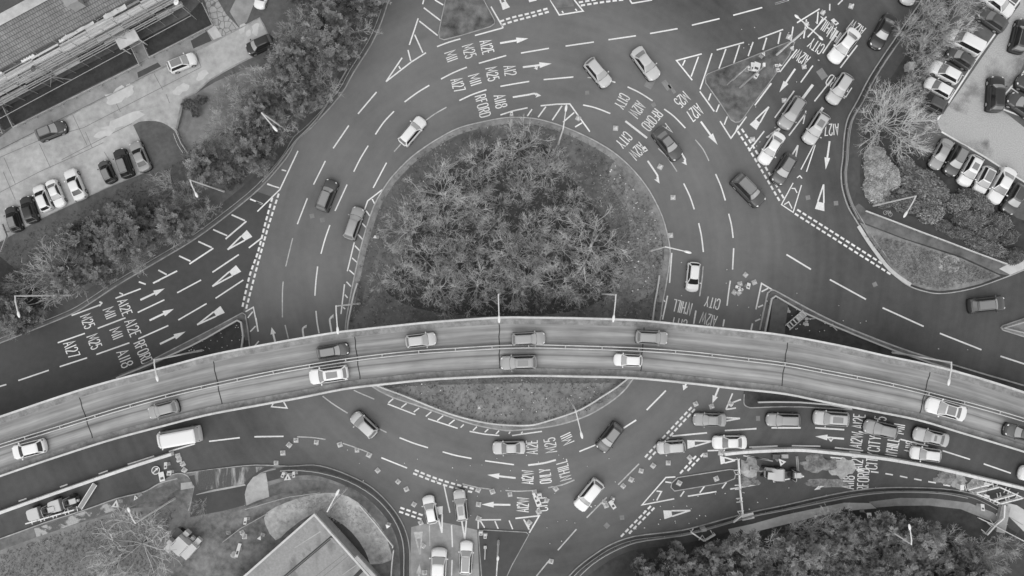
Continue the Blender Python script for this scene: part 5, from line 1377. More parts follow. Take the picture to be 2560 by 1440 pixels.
# loose ground cover: grass tufts and litter
def tufts(zones, seed):
    rnd = random.Random(seed); m_ = MB(); m_.tone = []
    for poly, n, hgt, tn in zones:
        xs = [q[0] for q in poly]; ys = [q[1] for q in poly]; k = 0
        while k < n:
            p_ = (rnd.uniform(min(xs), max(xs)), rnd.uniform(min(ys), max(ys)))
            if not inside(p_, poly): continue
            k += 1
            c = P(*p_, 0); tone = rnd.uniform(*tn) * (1 + .5 * noise.noise(Vector((c.x * .35, c.y * .35, 0)))); s_ = hgt * rnd.uniform(.5, 1.3)
            for b_ in range(4):
                a = rnd.uniform(0, 2 * PI); l_ = s_ * rnd.uniform(.6, 1.1); w = .028 + .02 * rnd.random()
                dx, dy = math.cos(a), math.sin(a)
                o = len(m_.v)
                m_.v += [(c.x - dy * w, c.y + dx * w, LZ + .0), (c.x + dy * w, c.y - dx * w, LZ + .0), (c.x + dx * l_, c.y + dy * l_, LZ + s_ * rnd.uniform(.25, .9))]
                m_.tone += [tone] * 3
                m_.f.append((o, o + 1, o + 2)); m_.mi.append(0)
    return m_
CEI = [(q[0] * .975 + 1285 * .025, q[1] * .975 + 690 * .025) for q in CE]
mt = tufts([(CEI, 9000, .30, (.25, .85)), ([(1500, 440), (1560, 440), (1640, 560), (1655, 640), (1640, 720), (1540, 740)], 1600, .26, (.35, .8)), ([(2160, 590), (2257, 605), (2400, 650), (2490, 690), (2347, 722), (2274, 706), (2213, 650)], 2200, .24, (.4, .85)),
            ([(0, 1385), (110, 1345), (230, 1305), (330, 1280), (440, 1272), (420, 1330), (390, 1440), (0, 1440)], 2600, .26, (.3, .9)), ([(80, 580), (270, 490), (380, 430), (460, 400), (420, 480), (280, 560), (180, 620), (60, 690), (0, 640)], 1500, .16, (.2, .45)),
            ([(700, 1270), (780, 1242), (850, 1240), (920, 1290), (970, 1370), (900, 1330), (786, 1280)], 700, .16, (1.0, 1.5))], 4)
struct(mt.build('grass_tufts', 'grass_blade'), 'stuff')
rnd = random.Random(12); m_ = MB()
def specks(poly, n, s0, s1, z=LZ):
    xs = [q[0] for q in poly]; ys = [q[1] for q in poly]; k = 0
    while k < n:
        p_ = (rnd.uniform(min(xs), max(xs)), rnd.uniform(min(ys), max(ys)))
        if inside(p_, poly):
            c = P(*p_); m_.box((c.x, c.y, z + .05), (rnd.uniform(s0, s1), rnd.uniform(s0, s1), .1), rnd.random() * 3); k += 1
specks([(1470, 380), (1560, 420), (1640, 540), (1650, 700), (1560, 740), (1560, 560)], 42, .05, .2); specks(CEI, 30, .05, .16); specks([(600, 790), (612, 860), (480, 880), (440, 880)], 26, .05, .12)
specks([(970, 975), (1250, 965), (1550, 965), (1440, 1030), (1280, 1055), (1100, 1020)], 26, .05, .14); specks([(1915, 745), (1950, 745), (2100, 830), (1990, 830), (1960, 765), (1918, 815)], 24, .05, .15)
specks([(1700, 620), (2500, 900), (1700, 760)], 22, .05, .12, 0); specks([(500, 1090), (1700, 1150), (1400, 1400), (1030, 1250)], 40, .05, .12, 0); specks([(1640, 1240), (2300, 1190), (2350, 1215), (1560, 1340)], 40, .05, .14, 0); specks([(1780, 40), (2130, 40), (1900, 420)], 30, .05, .12, 0)
struct(m_.build('litter', 'white_plastic'), 'stuff')
# ------------------------------------------------------------------ terrace under scaffolding, top of the estate
ev0, ev1 = P(0, 169, 6.0), P(305, 5, 6.0)
dv = (ev1 - ev0); dv.z = 0; dv.normalize(); nv_ = Vector((dv.y, -dv.x, 0))           # nv_ points to the road (south east)
tiles('roof_tiles', 0.165, dv.x, dv.y)
rg = P(42, 18, 8.8); depth = -(rg - ev0).dot(nv_)
X0, X1 = -26.0, 34.0
def T(s_, d, z): 
    q = ev0 + dv * s_ + nv_ * d; return (q.x, q.y, z)
hs = thing('terraced_house', 'long tile roofed housing block wrapped in scaffolding', 'building', T(0, 0, 0))
o3 = Vector(T(0, 0, 0)); 
def Tl(s_, d, z): q = Vector(T(s_, d, z)) - o3; return (q.x, q.y, z)
m_ = MB(); m_.add([Tl(X0, -.35, 0), Tl(X1, -.35, 0), Tl(X1, -depth, 0), Tl(X0, -depth, 0), Tl(X0, -.35, 5.9), Tl(X1, -.35, 5.9), Tl(X1, -depth, 8.4), Tl(X0, -depth, 8.4)], [(0, 1, 5, 4), (1, 2, 6, 5), (2, 3, 7, 6), (3, 0, 4, 7)]); m_.build('wall', 'brick', hs)
m_ = MB(); m_.add([Tl(X0, .15, 5.9), Tl(X1, .15, 5.9), Tl(X1, -depth, 8.8), Tl(X0, -depth, 8.8), Tl(X0, .15, 5.72), Tl(X1, .15, 5.72), Tl(X1, -depth, 8.6), Tl(X0, -depth, 8.6)], [(0, 1, 2, 3), (7, 6, 5, 4), (0, 4, 5, 1), (1, 5, 6, 2), (2, 6, 7, 3), (3, 7, 4, 0)])
roof = m_.build('roof', 'roof_tiles', hs)
m_ = MB(); m_.add([Tl(X0, -depth + .9, 8.58), Tl(X1, -depth + .9, 8.58), Tl(X1, -depth - .2, 8.95), Tl(X0, -depth - .2, 8.95), Tl(X0, -depth - .2, 8.5), Tl(X1, -depth - .2, 8.5)], [(0, 1, 2, 3), (3, 2, 5, 4)]); m_.build('ridge_capping', 'concrete', roof)
m_ = MB(); q = [Tl(X0, .22, 5.86), Tl(X1, .22, 5.86)]; m_.sweep(q, [(-.08, -.08), (-.08, .05), (.08, .05), (.08, -.08)]); m_.build('gutter', 'dark_steel', hs)
ch = Vector(P(185, 6, 8.4)) - o3
m_ = MB(); m_.box((ch.x, ch.y, 8.3), (1.5, 1.0, 1.8), math.atan2(dv.y, dv.x)); m_.box((ch.x, ch.y, 9.22), (1.7, 1.2, .14), math.atan2(dv.y, dv.x)); m_.build('chimney', 'render', roof)
for k, s_ in enumerate((-20, -14, -8, -2, 3.2, 8.8, 14.6, 20.5, 26.5)):
    for z0, hh in ((.9, 1.3), (3.5, 1.3)):
        f = MB(); a_ = math.atan2(dv.y, dv.x); c = Tl(s_, -.32, z0 + hh / 2)
        f.box(c, (1.9, .14, hh), a_); w = f.build('window', 'white_plastic', hs)
        f = MB()
        for q in (-.47, .47):
            c = Tl(s_ + q, -.26, z0 + hh / 2); f.box(c, (.80, .06, hh - .2), a_)
        f.build('pane', 'window_dark', w)
for px, py in ((318, 98),):
    c = Vector(P(px, py, 2.6)) - o3; a_ = math.atan2(dv.y, dv.x)
    m_ = MB(); m_.box((c.x, c.y, 2.55), (3.0, 1.55, .16), a_)
    for q in (-1.3, 1.3): m_.box((c.x + dv.x * q + nv_.x * .6, c.y + dv.y * q + nv_.y * .6, 1.3), (.12, .12, 2.4), a_)
    m_.build('porch_canopy', 'pale_board', hs)
for s_, d in ((3.6, .1), (-1.2, .1), (9.2, .1), (15.8, .1)):
    m_ = MB(); a_ = math.atan2(dv.y, dv.x)
    m_.box(Tl(s_, d + .35, 5.55), (1.9, .28, .22), a_); 
    for q in range(5): m_.box(Tl(s_ - .8 + q * .4, d + .18, 5.7), (.12, .2, .2), a_)
    m_.build('eaves_bracket', 'white_plastic', hs)
sc_ = thing('scaffolding', 'tube scaffolding with board lifts along the front of the housing block', 'scaffolding', T(0, .5, 0))
s3 = Vector(T(0, .5, 0))
def Ts(s_, d, z): q = Vector(T(s_, d, 0)) - s3; return Vector((q.x, q.y, z))
rs = random.Random(2)
for d in (.55, 1.95):
    for s_ in range(-22, 27, 3 if d < 1 else 2):
        m_ = MB(); m_.tube(Ts(s_, d, 0), Ts(s_, d, 6.6 + rs.uniform(-.6, .5)), .045, n=5); m_.build('standard', 'dull_steel', sc_)
for z in (1.9, 3.9, 5.6):
    for d in (.55, 1.95):
        for hz_ in ((0, .55, 1.05) if d > 1 else (0,)):
            m_ = MB(); m_.tube(Ts(-24, d, z + hz_), Ts(26 - (5.6 - z), d, z + hz_), .05, n=5); m_.build('ledger', 'steel', sc_)
    for q in range(5):
        for s_ in range(-24, 24, 4):
            if rs.random() < .16: continue
            m_ = MB(); c = Ts(s_ + 2, .72 + q * .27, z + .08); m_.box(c, (3.96, .235, .05), math.atan2(dv.y, dv.x) + rs.uniform(-.012, .012)); m_.build('board', rs.choice(['timber', 'concrete', 'concrete', 'worn_lane', 'pale_board', 'pale_board']), sc_)
for s_ in range(-20, 24, 11):
    m_ = MB(); m_.tube(Ts(s_, 2.0, .2), Ts(s_ + 3, 2.0, 3.9), .045, n=5); m_.build('brace', 'dull_steel', sc_)
    m_ = MB(); m_.tube(Ts(s_ + 1, 2.0, 3.9), Ts(s_ + 3.5, 3.1, 1.2), .045, n=5); m_.build('brace', 'dull_steel', sc_)
m_ = MB(); m_.tube(Ts(-22, 3.1, 1.2), Ts(24, 3.1, 1.2), .045, n=5); m_.build('ledger', 'steel', sc_)
for s_, d, l_, w_ in ((11.2, .25, 4.6, .9), (16.6, .3, 3.2, 1.3), (-1.0, 1.1, 3.4, 1.0)):
    c = Vector(T(s_, d, 0)); t = thing('canopy_sheet', {11.2: 'long white sheet lying on the top scaffold lift', 16.6: 'short white sheet beside the chimney end of the scaffold', -1.0: 'pale board panel resting on the middle of the scaffold'}[s_], 'sheet', (c.x, c.y, 5.78 if d < 1 else 4.1))
    m_ = MB(); n_ = 8
    for i in range(n_ + 1):
        for j in (-1, 0, 1):
            x, y = -l_ / 2 + l_ * i / n_, j * w_ / 2
            a_ = math.atan2(dv.y, dv.x)
            m_.v.append((x * math.cos(a_) - y * math.sin(a_), x * math.sin(a_) + y * math.cos(a_), .06 + .08 * math.sin(i * 1.7) * (1 - abs(j) * .5)))
    for i in range(n_):
        for j in range(2): m_.f.append((i * 3 + j, (i + 1) * 3 + j, (i + 1) * 3 + j + 1, i * 3 + j + 1)); m_.mi.append(0)
    m_.build('sheet', 'pale_board', t)
for (px, py), lb, z in (((83, 172), 'dark satellite dish on a pole above the scaffold boards', 6.2), ((440, 5), 'round white satellite dish at the end of the scaffolding', 6.0)):
    c = P(px, py, z); t = thing('satellite_dish', lb, 'satellite dish', (c.x, c.y, 0))
    m_ = MB(); m_.tube((0, 0, 0), (0, 0, z - .1), .04, n=6); m_.build('mast', 'steel', t)
    m_ = MB(); m_.ellipsoid((0, 0, z), (.42, .42, .12), pitch=.3); m_.build('dish', 'dark_steel' if px < 200 else 'lamp_white', t, 60)
    m_ = MB(); m_.tube((0, 0, z + .1), (.3, -.1, z + .5), .025, n=5); m_.build('arm', 'steel', t)
# low timber fences round the lawns
def fence(line, label, h=.8, mat='timber', w=.1, step=2.0, name='low_fence'):
    return rail(line, label, 'fence', name, LZ, h, w, mat, step, 0, pmat=mat)
fence([(2, 258), (31, 318), (347, 160), (323, 110)], 'low pale fence around three sides of the first dark lawn')
fence([(352, 100), (371, 143), (531, 62), (504, 6)], 'low pale fence around three sides of the second dark lawn')
fence(Z(0, 0, 0, 1190, 20, 1200, -30, 1090), 'low pale fence corner cut by the frame beside the first lawn')
fence([(458, 247), (452, 280), (441, 322)], 'low dark wall beside the estate road turn', .6, 'brick', .22, 40, 'low_wall')
fence([(440, 330), (452, 358), (470, 385), (485, 402)], 'double white barrier fence curving from the estate road into the trees', .9, 'steel', .1, 1.5)
fence([(433, 334), (444, 362), (462, 390), (478, 404)], 'second rail of the curved barrier fence, nearer the grassy corner', .9, 'steel', .07, 1.5)
fence([(0, 630), (15, 590), (4, 560)], 'short pale fence at the western end of the car row', .8)
fence([(1609 + 660 + 58, 300), (2310, 340)], 'dark fence between the big bare tree and the car park', 1.2, 'dark_steel', .08)

# ------------------------------------------------------------------ flat roofed building
RZ = 3.4
rp = [P(*q, RZ) for q in ((786, 1286), (918, 1434), (1010, 1540), (830, 1700), (560, 1485), (640, 1415))]
fb = thing('flat_roof_building', 'flat roofed grey building with pale edge trim and dark gutters', 'building', (rp[0].x, rp[0].y, 0))
b3 = Vector((rp[0].x, rp[0].y, 0)); lp = [q - b3 for q in rp]
ctr = sum((Vector((q.x, q.y, 0)) for q in lp), Vector()) / len(lp)
inn = [q.lerp(Vector((ctr.x, ctr.y, q.z)), .03) for q in lp]
m_ = MB(); m_.prism(inn, 0, RZ - .2); m_.build('wall', 'render', fb)
m_ = MB(); m_.prism([q.lerp(Vector((ctr.x, ctr.y, q.z)), .008) for q in lp], RZ - .19, RZ - .02); rf = m_.build('roof', 'flat_roof', fb)
m_ = MB(); m_.sweep([(q.x, q.y, RZ) for q in lp], [(-.13, -.25), (-.13, .16), (.13, .16), (.13, -.25)], True); m_.build('coping', 'pale_board', fb)
for (a1, b1), (a2, b2), w_, nm, mt_ in (((832, 1340), (700, 1452), .38, 'gutter', 'joint_dark'), ((905, 1425), (840, 1490), .5, 'gutter', 'joint_dark'), ((736, 1370), (801, 1329), .12, 'roof_strip', 'concrete'), ((855, 1438), (892, 1412), .1, 'roof_strip', 'concrete'), ((790, 1440), (862, 1384), .06, 'roof_strip', 'slab_joint'), ((802, 1446), (870, 1390), .06, 'roof_strip', 'slab_joint')):
    m_ = MB(); m_.strip([P(a1, b1, RZ) - b3, P(a2, b2, RZ) - b3], w_, RZ - .012); m_.build(nm, mt_, rf)
m_ = MB()
for (a1, b1), (a2, b2) in (((828, 1344), (702, 1451)),):
    m_.strip([P(a1, b1, RZ) - b3, P(a2, b2, RZ) - b3], .1, RZ + .012)
m_.build('gutter_lip', 'slab_joint', rf)
m_ = MB()
rs = random.Random(4)
for px, py, l_, w_ in ((765, 1325, 16, 9), (715, 1372, 15, 9), (770, 1370, 24, 9), (666, 1415, 22, 8), (640, 1430, 24, 9), (784, 1394, 14, 10), (760, 1388, 12, 8), (742, 1344, 18, 3), (700, 1384, 14, 3), (690, 1388, 10, 3), (815, 1330, 14, 10), (742, 1428, 8, 7), (728, 1402, 12, 2), (795, 1386, 12, 3), (833, 1352, 20, 7), (782, 1308, 12, 8)):
    d = Vector((math.cos(R(-48)), math.sin(R(-48)))); n_ = Vector((-d.y, d.x)); pts = []
    for k in range(12):
        t = 2 * PI * k / 12; q = .8 + .35 * rs.random(); pts.append(P(px + (d.x * math.cos(t) * l_ / 2 + n_.x * math.sin(t) * w_ / 2) * q, py - (d.y * math.cos(t) * l_ / 2 + n_.y * math.sin(t) * w_ / 2) * q, RZ) - b3)
    m_.poly(pts, RZ - .012)
struct(m_.build('roof_stain', 'worn_lane', rf), 'stuff')
m_ = MB()
for k in range(7):
    c = P(893 + k * 7.0, 1396 + k * 7.6, RZ + .3) - b3; m_.box((c.x, c.y, RZ + .1), (.55, .5, .4), R(-48))
m_.build('roof_vent', 'concrete', rf)
bx_ = P(851, 1335, 0); t = thing('storage_box', 'small pale rectangular box on the slab beside the flat roofed building', 'box', (bx_.x, bx_.y, LZ))
m_ = MB(); m_.box((0, 0, .4), (.5, 1.15, .8), R(25)); m_.build('body', 'pale_board', t); m_ = MB(); m_.box((0, 0, .84), (.56, 1.2, .07), R(25)); m_.build('lid', 'concrete', t)

# ------------------------------------------------------------------ traffic cones
cb = MB(); cb.box((0, 0, .035), (.66, .66, .07))
cs = MB(); cs.lathe((0, 0, 0), [(.205, .07), (.14, .36), (.075, .70), (.055, .74), (.04, .745)], 12)
cd = MB(); cd.lathe((0, 0, 0), [(.168, .25), (.158, .30), (.108, .53), (.10, .54)], 12)
c_base, c_body, c_band = cb.mesh('base', 'cone_body'), cs.mesh('body', 'white_plastic', 50), cd.mesh('reflective_band', 'cone_band', 50)
crnd = random.Random(1); cone0 = [None]
def cones(pts, label, group, z=0.0):
    for x, y in pts:
        c = P(x, y, .4)
        if cone0[0] is None:
            t = thing('traffic_cone', label, 'traffic cone', (c.x, c.y, z), crnd.random() * 2, group)
            link('base', c_base, t); link('body', c_body, t); link('reflective_band', c_band, t); cone0[0] = t
        else:
            copy_thing(cone0[0], (c.x, c.y, z), crnd.random() * 2, crnd.uniform(.95, 1.08), label, 'traffic cone', group)
cones([(442, 1141), (445, 1151), (454, 1162), (458, 1177)], 'traffic cone at the mouth of the closed western slip lane', 'cones closing the western slip lane')
cones([(688, 1159), (705, 1134), (721, 1114), (738, 1102), (789, 1107), (848, 1113), (891, 1127), (921, 1139), (943, 1178), (994, 1206), (1015, 1225), (1034, 1263)], 'traffic cone in the curved line sweeping round the south western bend', 'cones along the south western bend')
cones([(1051, 1309), (1057, 1367), (1061, 1434)], 'traffic cone on the worn surface of the southern approach', 'cones on the southern approach')
cones([(1195, 1227), (1231, 1231), (1275, 1238), (1390, 1224), (1196, 1263), (1323, 1309), (1378, 1406), (1196, 1299)], 'traffic cone near the lettering between southern island and splitter', 'cones beside the southern lettering')
cones([(1336, 1232), (1367, 1253), (1347, 1282)], 'traffic cone beside the toppled sign on the painted word', 'cones around the toppled sign')
cones([(1559, 1217), (1579, 1201), (1604, 1179), (1634, 1166), (1672, 1159), (1726, 1146), (1765, 1139), (1804, 1134)], 'traffic cone in the line leading to the white barriers', 'cones leading to the white barriers')
cones([(1511, 1258), (1516, 1266)], 'one of two touching traffic cones near the white utility car', 'pair of touching cones')
cones([(1792, 1198), (1699, 1209)], 'traffic cone on the narrow dark island before the barrier fence', 'cones on the narrow dark island', LZ)
cones([(1741, 1011), (1781, 1017), (1829, 1011)], 'traffic cone just south of the flyover by the white arrow', 'cones south of the flyover')
cones([(1652, 416), (1684, 493), (1678, 588), (1540, 319), (1446, 294)], 'traffic cone alone in the lane around the northern and eastern island', 'lone cones around the island')
cones([(1866, 687), (1852, 710), (1888, 706), (1838, 731), (1849, 732)], 'traffic cone in the loose cluster above the eastern triangle', 'cone cluster above the eastern triangle')
cones([(2131, 13), (2060, 29), (2019, 58), (1975, 90), (1981, 118), (1963, 249), (1884, 347), (2013, 165)], 'traffic cone in the scattered row along the north eastern splitter', 'cones along the north eastern splitter')
cones([(610, 1343), (604, 1333)], 'traffic cone in the yard beside the driveway', 'cones in the yard', LZ)

# ------------------------------------------------------------------ barriers
def barrier_line(line, label, group, step=1.6, w=.52, h=.85):
    L = [P(x, y, h) for x, y in smoothline(line, 6)]
    me = MB(); pr = [(-w / 2, 0.0), (-w / 2, .18), (-w * .44, .26), (-w * .40, h - .03), (-w * .34, h), (w * .34, h), (w * .40, h - .03), (w * .44, .26), (w / 2, .18), (w / 2, 0.0)]
    me.sweep([(-step / 2 + .012, 0, 0), (step / 2 - .012, 0, 0)], pr); me = me.mesh('barrier_section', 'barrier_white', 30)
    first = None
    for p_, d in along(L, step):
        if p_.x > 75 or p_.x < -75: continue
        o = link('barrier_section', me); o.location = (p_.x, p_.y, 0); o.rotation_euler = (0, 0, math.atan2(d.y, d.x))
        tag(o, label, 'barrier', group)
barrier_line([(1813, 1136), (1880, 1130), (1991, 1126), (2074, 1132), (2158, 1141), (2241, 1152), (2352, 1173), (2463, 1199), (2560, 1222), (2640, 1244)], 'white barrier block in the long curve between queue and roadworks', 'white barrier blocks beside the roadworks')
barrier_line([(428, 1136), (333, 1166), (225, 1203), (110, 1243), (0, 1282), (-80, 1312)], 'white barrier block in the line closing the western slip lane', 'white barrier blocks at the western slip lane')
pb = MB(); pb.box((0, 0, .92), (1.9, .16, .16)); pb.box((0, 0, .48), (1.9, .04, .07)); 
for q in (-.92, .92): pb.box((q, 0, .52), (.07, .07, .96))
for q in range(7): pb.box((-.72 + q * .24, 0, .7), (.04, .03, .4))
pb = pb.mesh('panel', 'white_plastic')
pf = MB(); pf.box((0, .0, .03), (.12, .9, .06))
pf = pf.mesh('foot', 'white_plastic')
def pedestrian(a_, b_, label, group, z=0.0, n=None):
    A, B = P(*a_, z), P(*b_, z); l_ = (B - A).length; n = n or max(1, round(l_ / 2.0))
    for k in range(n):
        c = A.lerp(B, (k + .5) / n); d = B - A
        t = thing('pedestrian_barrier', label, 'barrier', (c.x, c.y, z), math.atan2(d.y, d.x), group)
        t.scale = (l_ / n / 1.95, 1, 1)
        link('panel', pb, t)
        for q in (-.7, .7):
            o = link('foot', pf, t); o.location = (q, 0, 0)
g_ = 'barrier panels fencing the roadworks'
pedestrian((1841, 1143), (1845, 1218), 'white barrier panel in the fence between sand heap and narrow island', g_); pedestrian((1845, 1218), (1852, 1282), 'white barrier panel across the lane south of the sand heap', g_)
pedestrian((1852, 1282), (1828, 1301), 'short slanted barrier panel at the kerb end of the fence', g_, n=1)
pedestrian((1724, 1325), (1756, 1347), 'first panel of the open pair on the verge before the wood', g_, LZ, 1); pedestrian((1756, 1347), (1784, 1330), 'second panel of the open pair on the verge before the wood', g_, LZ, 1)
for q, lb in ((((2409, 1220), (2470, 1205)), 'barrier panel along the upper edge of the trench enclosure'), (((2427, 1228), (2487, 1213)), 'barrier panel across the middle of the trench enclosure'), (((2487, 1213), (2546, 1240)), 'barrier panel facing the white barrier blocks'), (((2427, 1228), (2490, 1254)), 'barrier panel along the kerb side of the trench enclosure'),
              (((2490, 1254), (2546, 1240)), 'barrier panel closing the eastern corner of the trench enclosure'), (((2470, 1247), (2525, 1232)), 'barrier panel dividing the eastern part of the trench enclosure')):
    pedestrian(*q, lb, g_, LZ if q[0][1] > 1240 else 0)
for q, lb in ((((2500, 1256), (2498, 1290)), 'barrier panel beginning the chain across the footpath'), (((2498, 1290), (2477, 1308)), 'barrier panel in the middle of the chain across the footpath'), (((2477, 1308), (2456, 1332)), 'barrier panel at the wood end of the chain')):
    pedestrian(*q, lb, g_, LZ, 1)
rail([(2447, 1295), (2475, 1308), (2520, 1332), (2570, 1358)], 'straight pale rail beside the timber stack at the frame edge', 'railing', 'railing', h=.9, w=.12, mat='barrier_white', sm=0)
pedestrian((75, 1304), (197, 1269), 'pale barrier panel laid along the kerb side of the works machines', 'barrier panels beside the works machines', 0)
for (a1, b1), (a2, b2), lb in (((205, 1268), (243, 1208), 'tall slanted barrier board beyond the works machines'),):
    A, B = P(a1, b1), P(a2, b2); c = (A + B) / 2; d = B - A
    t = thing('barrier_board', lb, 'barrier', (c.x, c.y, 0), math.atan2(d.y, d.x)); m_ = MB(); m_.box((0, 0, .45), (d.length, .55, .06)); m_.build('board', 'grey_plastic', t)
    m_ = MB()
    for q in (-.3, .3): m_.box((0, q, .5), (d.length, .08, .12))
    m_.build('frame', 'white_plastic', t)
    m_ = MB()
    for q in (-1, 1): m_.box((q * d.length * .4, 0, .21), (.1, .5, .42))
    m_.build('leg', 'grey_plastic', t)

# ------------------------------------------------------------------ works machines
def dumper(px, py, ang, label, sc=1.0, z=0.0):
    c = P(px, py, .7); t = thing('site_dumper', label, 'dumper', (c.x, c.y, z), R(ang)); t.scale = (sc,) * 3
    m_ = MB(); m_.prism([(1.95, -.5), (1.8, -.72), (1.3, -.8), (.35, -.8), (.35, .8), (1.3, .8), (1.8, .72), (1.95, .5)], .62, 1.25); m_.build('skip', 'machine_pale', t, 30)
    m_ = MB(); m_.box((.28, 0, .95), (.10, 1.66, .75)); m_.build('skip_rim', 'dull_steel', t)
    m_ = MB(); m_.box((-.9, 0, .62), (2.2, .8, .34)); m_.box((-1.35, 0, 1.0), (.9, .85, .5)); m_.build('chassis', 'dark_steel', t)
    m_ = MB(); m_.box((-1.55, 0, 1.29), (.9, .7, .12)); m_.box((-2.0, .1, 1.0), (.5, .3, .3)); m_.build('engine_cover', 'machine_pale', t)
    m_ = MB(); m_.box((-.55, 0, 1.0), (.5, .5, .14)); m_.box((-.8, 0, 1.2), (.1, .5, .4)); m_.build('seat', 'black_rubber', t)
    m_ = MB()
    pts = [Vector((-.95, -.66, .8)), Vector((-.95, -.66, 2.1)), Vector((-.95, -.45, 2.35)), Vector((-.95, .45, 2.35)), Vector((-.95, .66, 2.1)), Vector((-.95, .66, .8))]
    for a_, b_ in zip(pts, pts[1:]): m_.tube(a_, b_, .05, n=6)
    m_.build('roll_bar', 'steel', t)
    wm = MB(); wm.tube((0, -.17, .42), (0, .17, .42), .42, n=14); wm = wm.mesh('wheel', 'black_rubber', 40)
    for x, y in ((.95, -.88), (.95, .88), (-1.3, -.68), (-1.3, .68)):
        o = link('wheel', wm, t); o.location = (x, y, 0)
    return t
dumper(108, 1278, 196, 'site dumper with rounded pale skip, lower one of the pair')
dumper(161, 1258, 196, 'site dumper with rounded pale skip, nearer the slanted board')
t = dumper(1962, 1186, 180, 'site dumper with a wide pale empty skip in the roadworks', 1.0)
def digger(px, py, ang, label):
    c = P(px, py, 1.0); t = thing('mini_excavator', label, 'excavator', (c.x, c.y, 0), R(ang))
    for s_ in (-1, 1):
        m_ = MB(); m_.prism([(-.75, s_ * .62 - .14), (.75, s_ * .62 - .14), (.75, s_ * .62 + .14), (-.75, s_ * .62 + .14)], 0, .42); m_.build('track', 'black_rubber', t)
    m_ = MB(); m_.box((0, 0, .52), (.9, .9, .22)); m_.box((-.2, 0, .95), (1.35, 1.3, .65)); m_.build('body', 'machine_pale', t)
    m_ = MB(); m_.box((.1, .12, 1.75), (.85, .85, .95)); m_.build('cab', 'window_dark', t); m_ = MB(); m_.box((.08, .12, 2.26), (1.0, .95, .09)); m_.build('cab_roof', 'machine_pale', t)
    m_ = MB(); m_.tube((.5, -.35, .95), (1.5, -.35, 2.1), .13, .11, 6); m_.tube((1.5, -.35, 2.1), (2.4, -.35, 1.1), .11, .09, 6); m_.build('boom', 'dull_steel', t)
    m_ = MB(); m_.prism([(2.2, -.65), (2.65, -.65), (2.65, -.05), (2.2, -.05)], .55, 1.05); m_.build('bucket', 'dull_steel', t); return t
digger(1922, 1182, 175, 'small pale excavator between sand heap and wide dumper skip')
c = P(455, 1360, 1.5); t = thing('works_machine', 'pale boxy works machine with side panels beside the wide bare tree', 'machine', (c.x, c.y, LZ), R(-42))
m_ = MB(); m_.box((0, 0, .55), (3.9, 2.0, .5)); m_.build('chassis', 'dark_steel', t)
for nm, cx_, cy_, cz_, sx_, sy_, sz_ in (('cover', .0, 0, 1.55, 2.0, 2.05, 1.5), ('hood', 1.45, .12, 1.35, 1.0, 2.3, 1.1), ('hood_nose', 1.35, 1.65, 1.1, .75, .9, .5), ('side_panel', -1.3, -.9, 1.1, .8, .7, 1.0), ('side_panel', .1, -1.35, 1.0, 1.1, .45, .9), ('ramp', -1.0, -1.75, .9, .95, 1.1, .7), ('box', -.5, 1.45, 1.1, .8, .6, .8), ('box', .55, 1.35, .9, .6, .4, .5)):
    m_ = MB(); m_.box((cx_, cy_, cz_), (sx_, sy_, sz_), 0, 0, .96); m_.build(nm, 'machine_pale', t)
m_ = MB()
for q in range(8): m_.box((.86, -.75 + q * .21, 2.305), (.09, .10, .01))
for q in range(5): m_.box((-.82, -.6 + q * .22, 2.305), (.09, .10, .01))
m_.build('vent', 'joint_dark', t)
for s_ in (-1, 1):
    m_ = MB(); m_.tube((-1.3, s_ * .9 - .12, .4), (-1.3, s_ * .9 + .12, .4), .4, n=14); m_.tube((1.3, s_ * .9 - .12, .4), (1.3, s_ * .9 + .12, .4), .4, n=14); m_.build('wheel', 'black_rubber', t)
def heap(px, py, rx_, ry_, h, mat, label, cat='heap', name='sand_heap', z=0.0, seed=1):
    c = P(px, py, 0); t = MB(); n = 26; m = 7; rnd_ = random.Random(seed)
    for j in range(m + 1):
        for i in range(n):
            a = 2 * PI * i / n; f = 1 - j / m
            k = f * (1 + .55 * noise.noise(Vector((math.cos(a) * 1.2, math.sin(a) * 1.2, seed * 3.1 + j * .3))) + .3 * noise.noise(Vector((math.cos(a) * 3.5, math.sin(a) * 3.5, seed * 1.7))))
            zz = h * (1 - f ** .8) * (1 + .25 * noise.noise(Vector((math.cos(a) * f * 3, math.sin(a) * f * 3, seed)))) if j else 0
            t.v.append((rx_ / PPM * k * math.cos(a), ry_ / PPM * k * math.sin(a), max(0, zz)))
    for j in range(m):
        for i in range(n): t.f.append((j * n + i, j * n + (i + 1) % n, (j + 1) * n + (i + 1) % n, (j + 1) * n + i)); t.mi.append(0)
    o = t.build(name, mat, None, 60); o.location = (c.x, c.y, z + .003); return tag(o, label, cat)
heap(1872, 1168, 26, 30, .8, 'sand', 'pale sand heap beside the barrier fence and the small excavator', seed=1)
heap(1872, 1200, 30, 14, .4, 'rubble', 'heap of broken rubble below the pale sand heap', name='rubble_heap', seed=2)
heap(2050, 1160, 52, 22, .7, 'rubble', 'long heap of broken earth beside the white barriers', name='rubble_heap', seed=3)
heap(2108, 1172, 28, 30, .35, 'sand', 'spread of pale sand beside the long earth heap', seed=4)
heap(2365, 1194, 28, 18, .5, 'rubble', 'dark earth heap before the trench enclosure', name='rubble_heap', seed=5)
heap(2396, 1204, 20, 16, .4, 'sand', 'small pale spoil heap touching the dark earth heap', seed=6)
heap(2440, 1222, 26, 22, .2, 'sand', 'flat pale spoil inside the trench enclosure', seed=8)
heap(2075, 1208, 55, 12, .05, 'rubble', 'thin smear of dirt across the lane by the bent arrow', name='dirt_smear', seed=9)
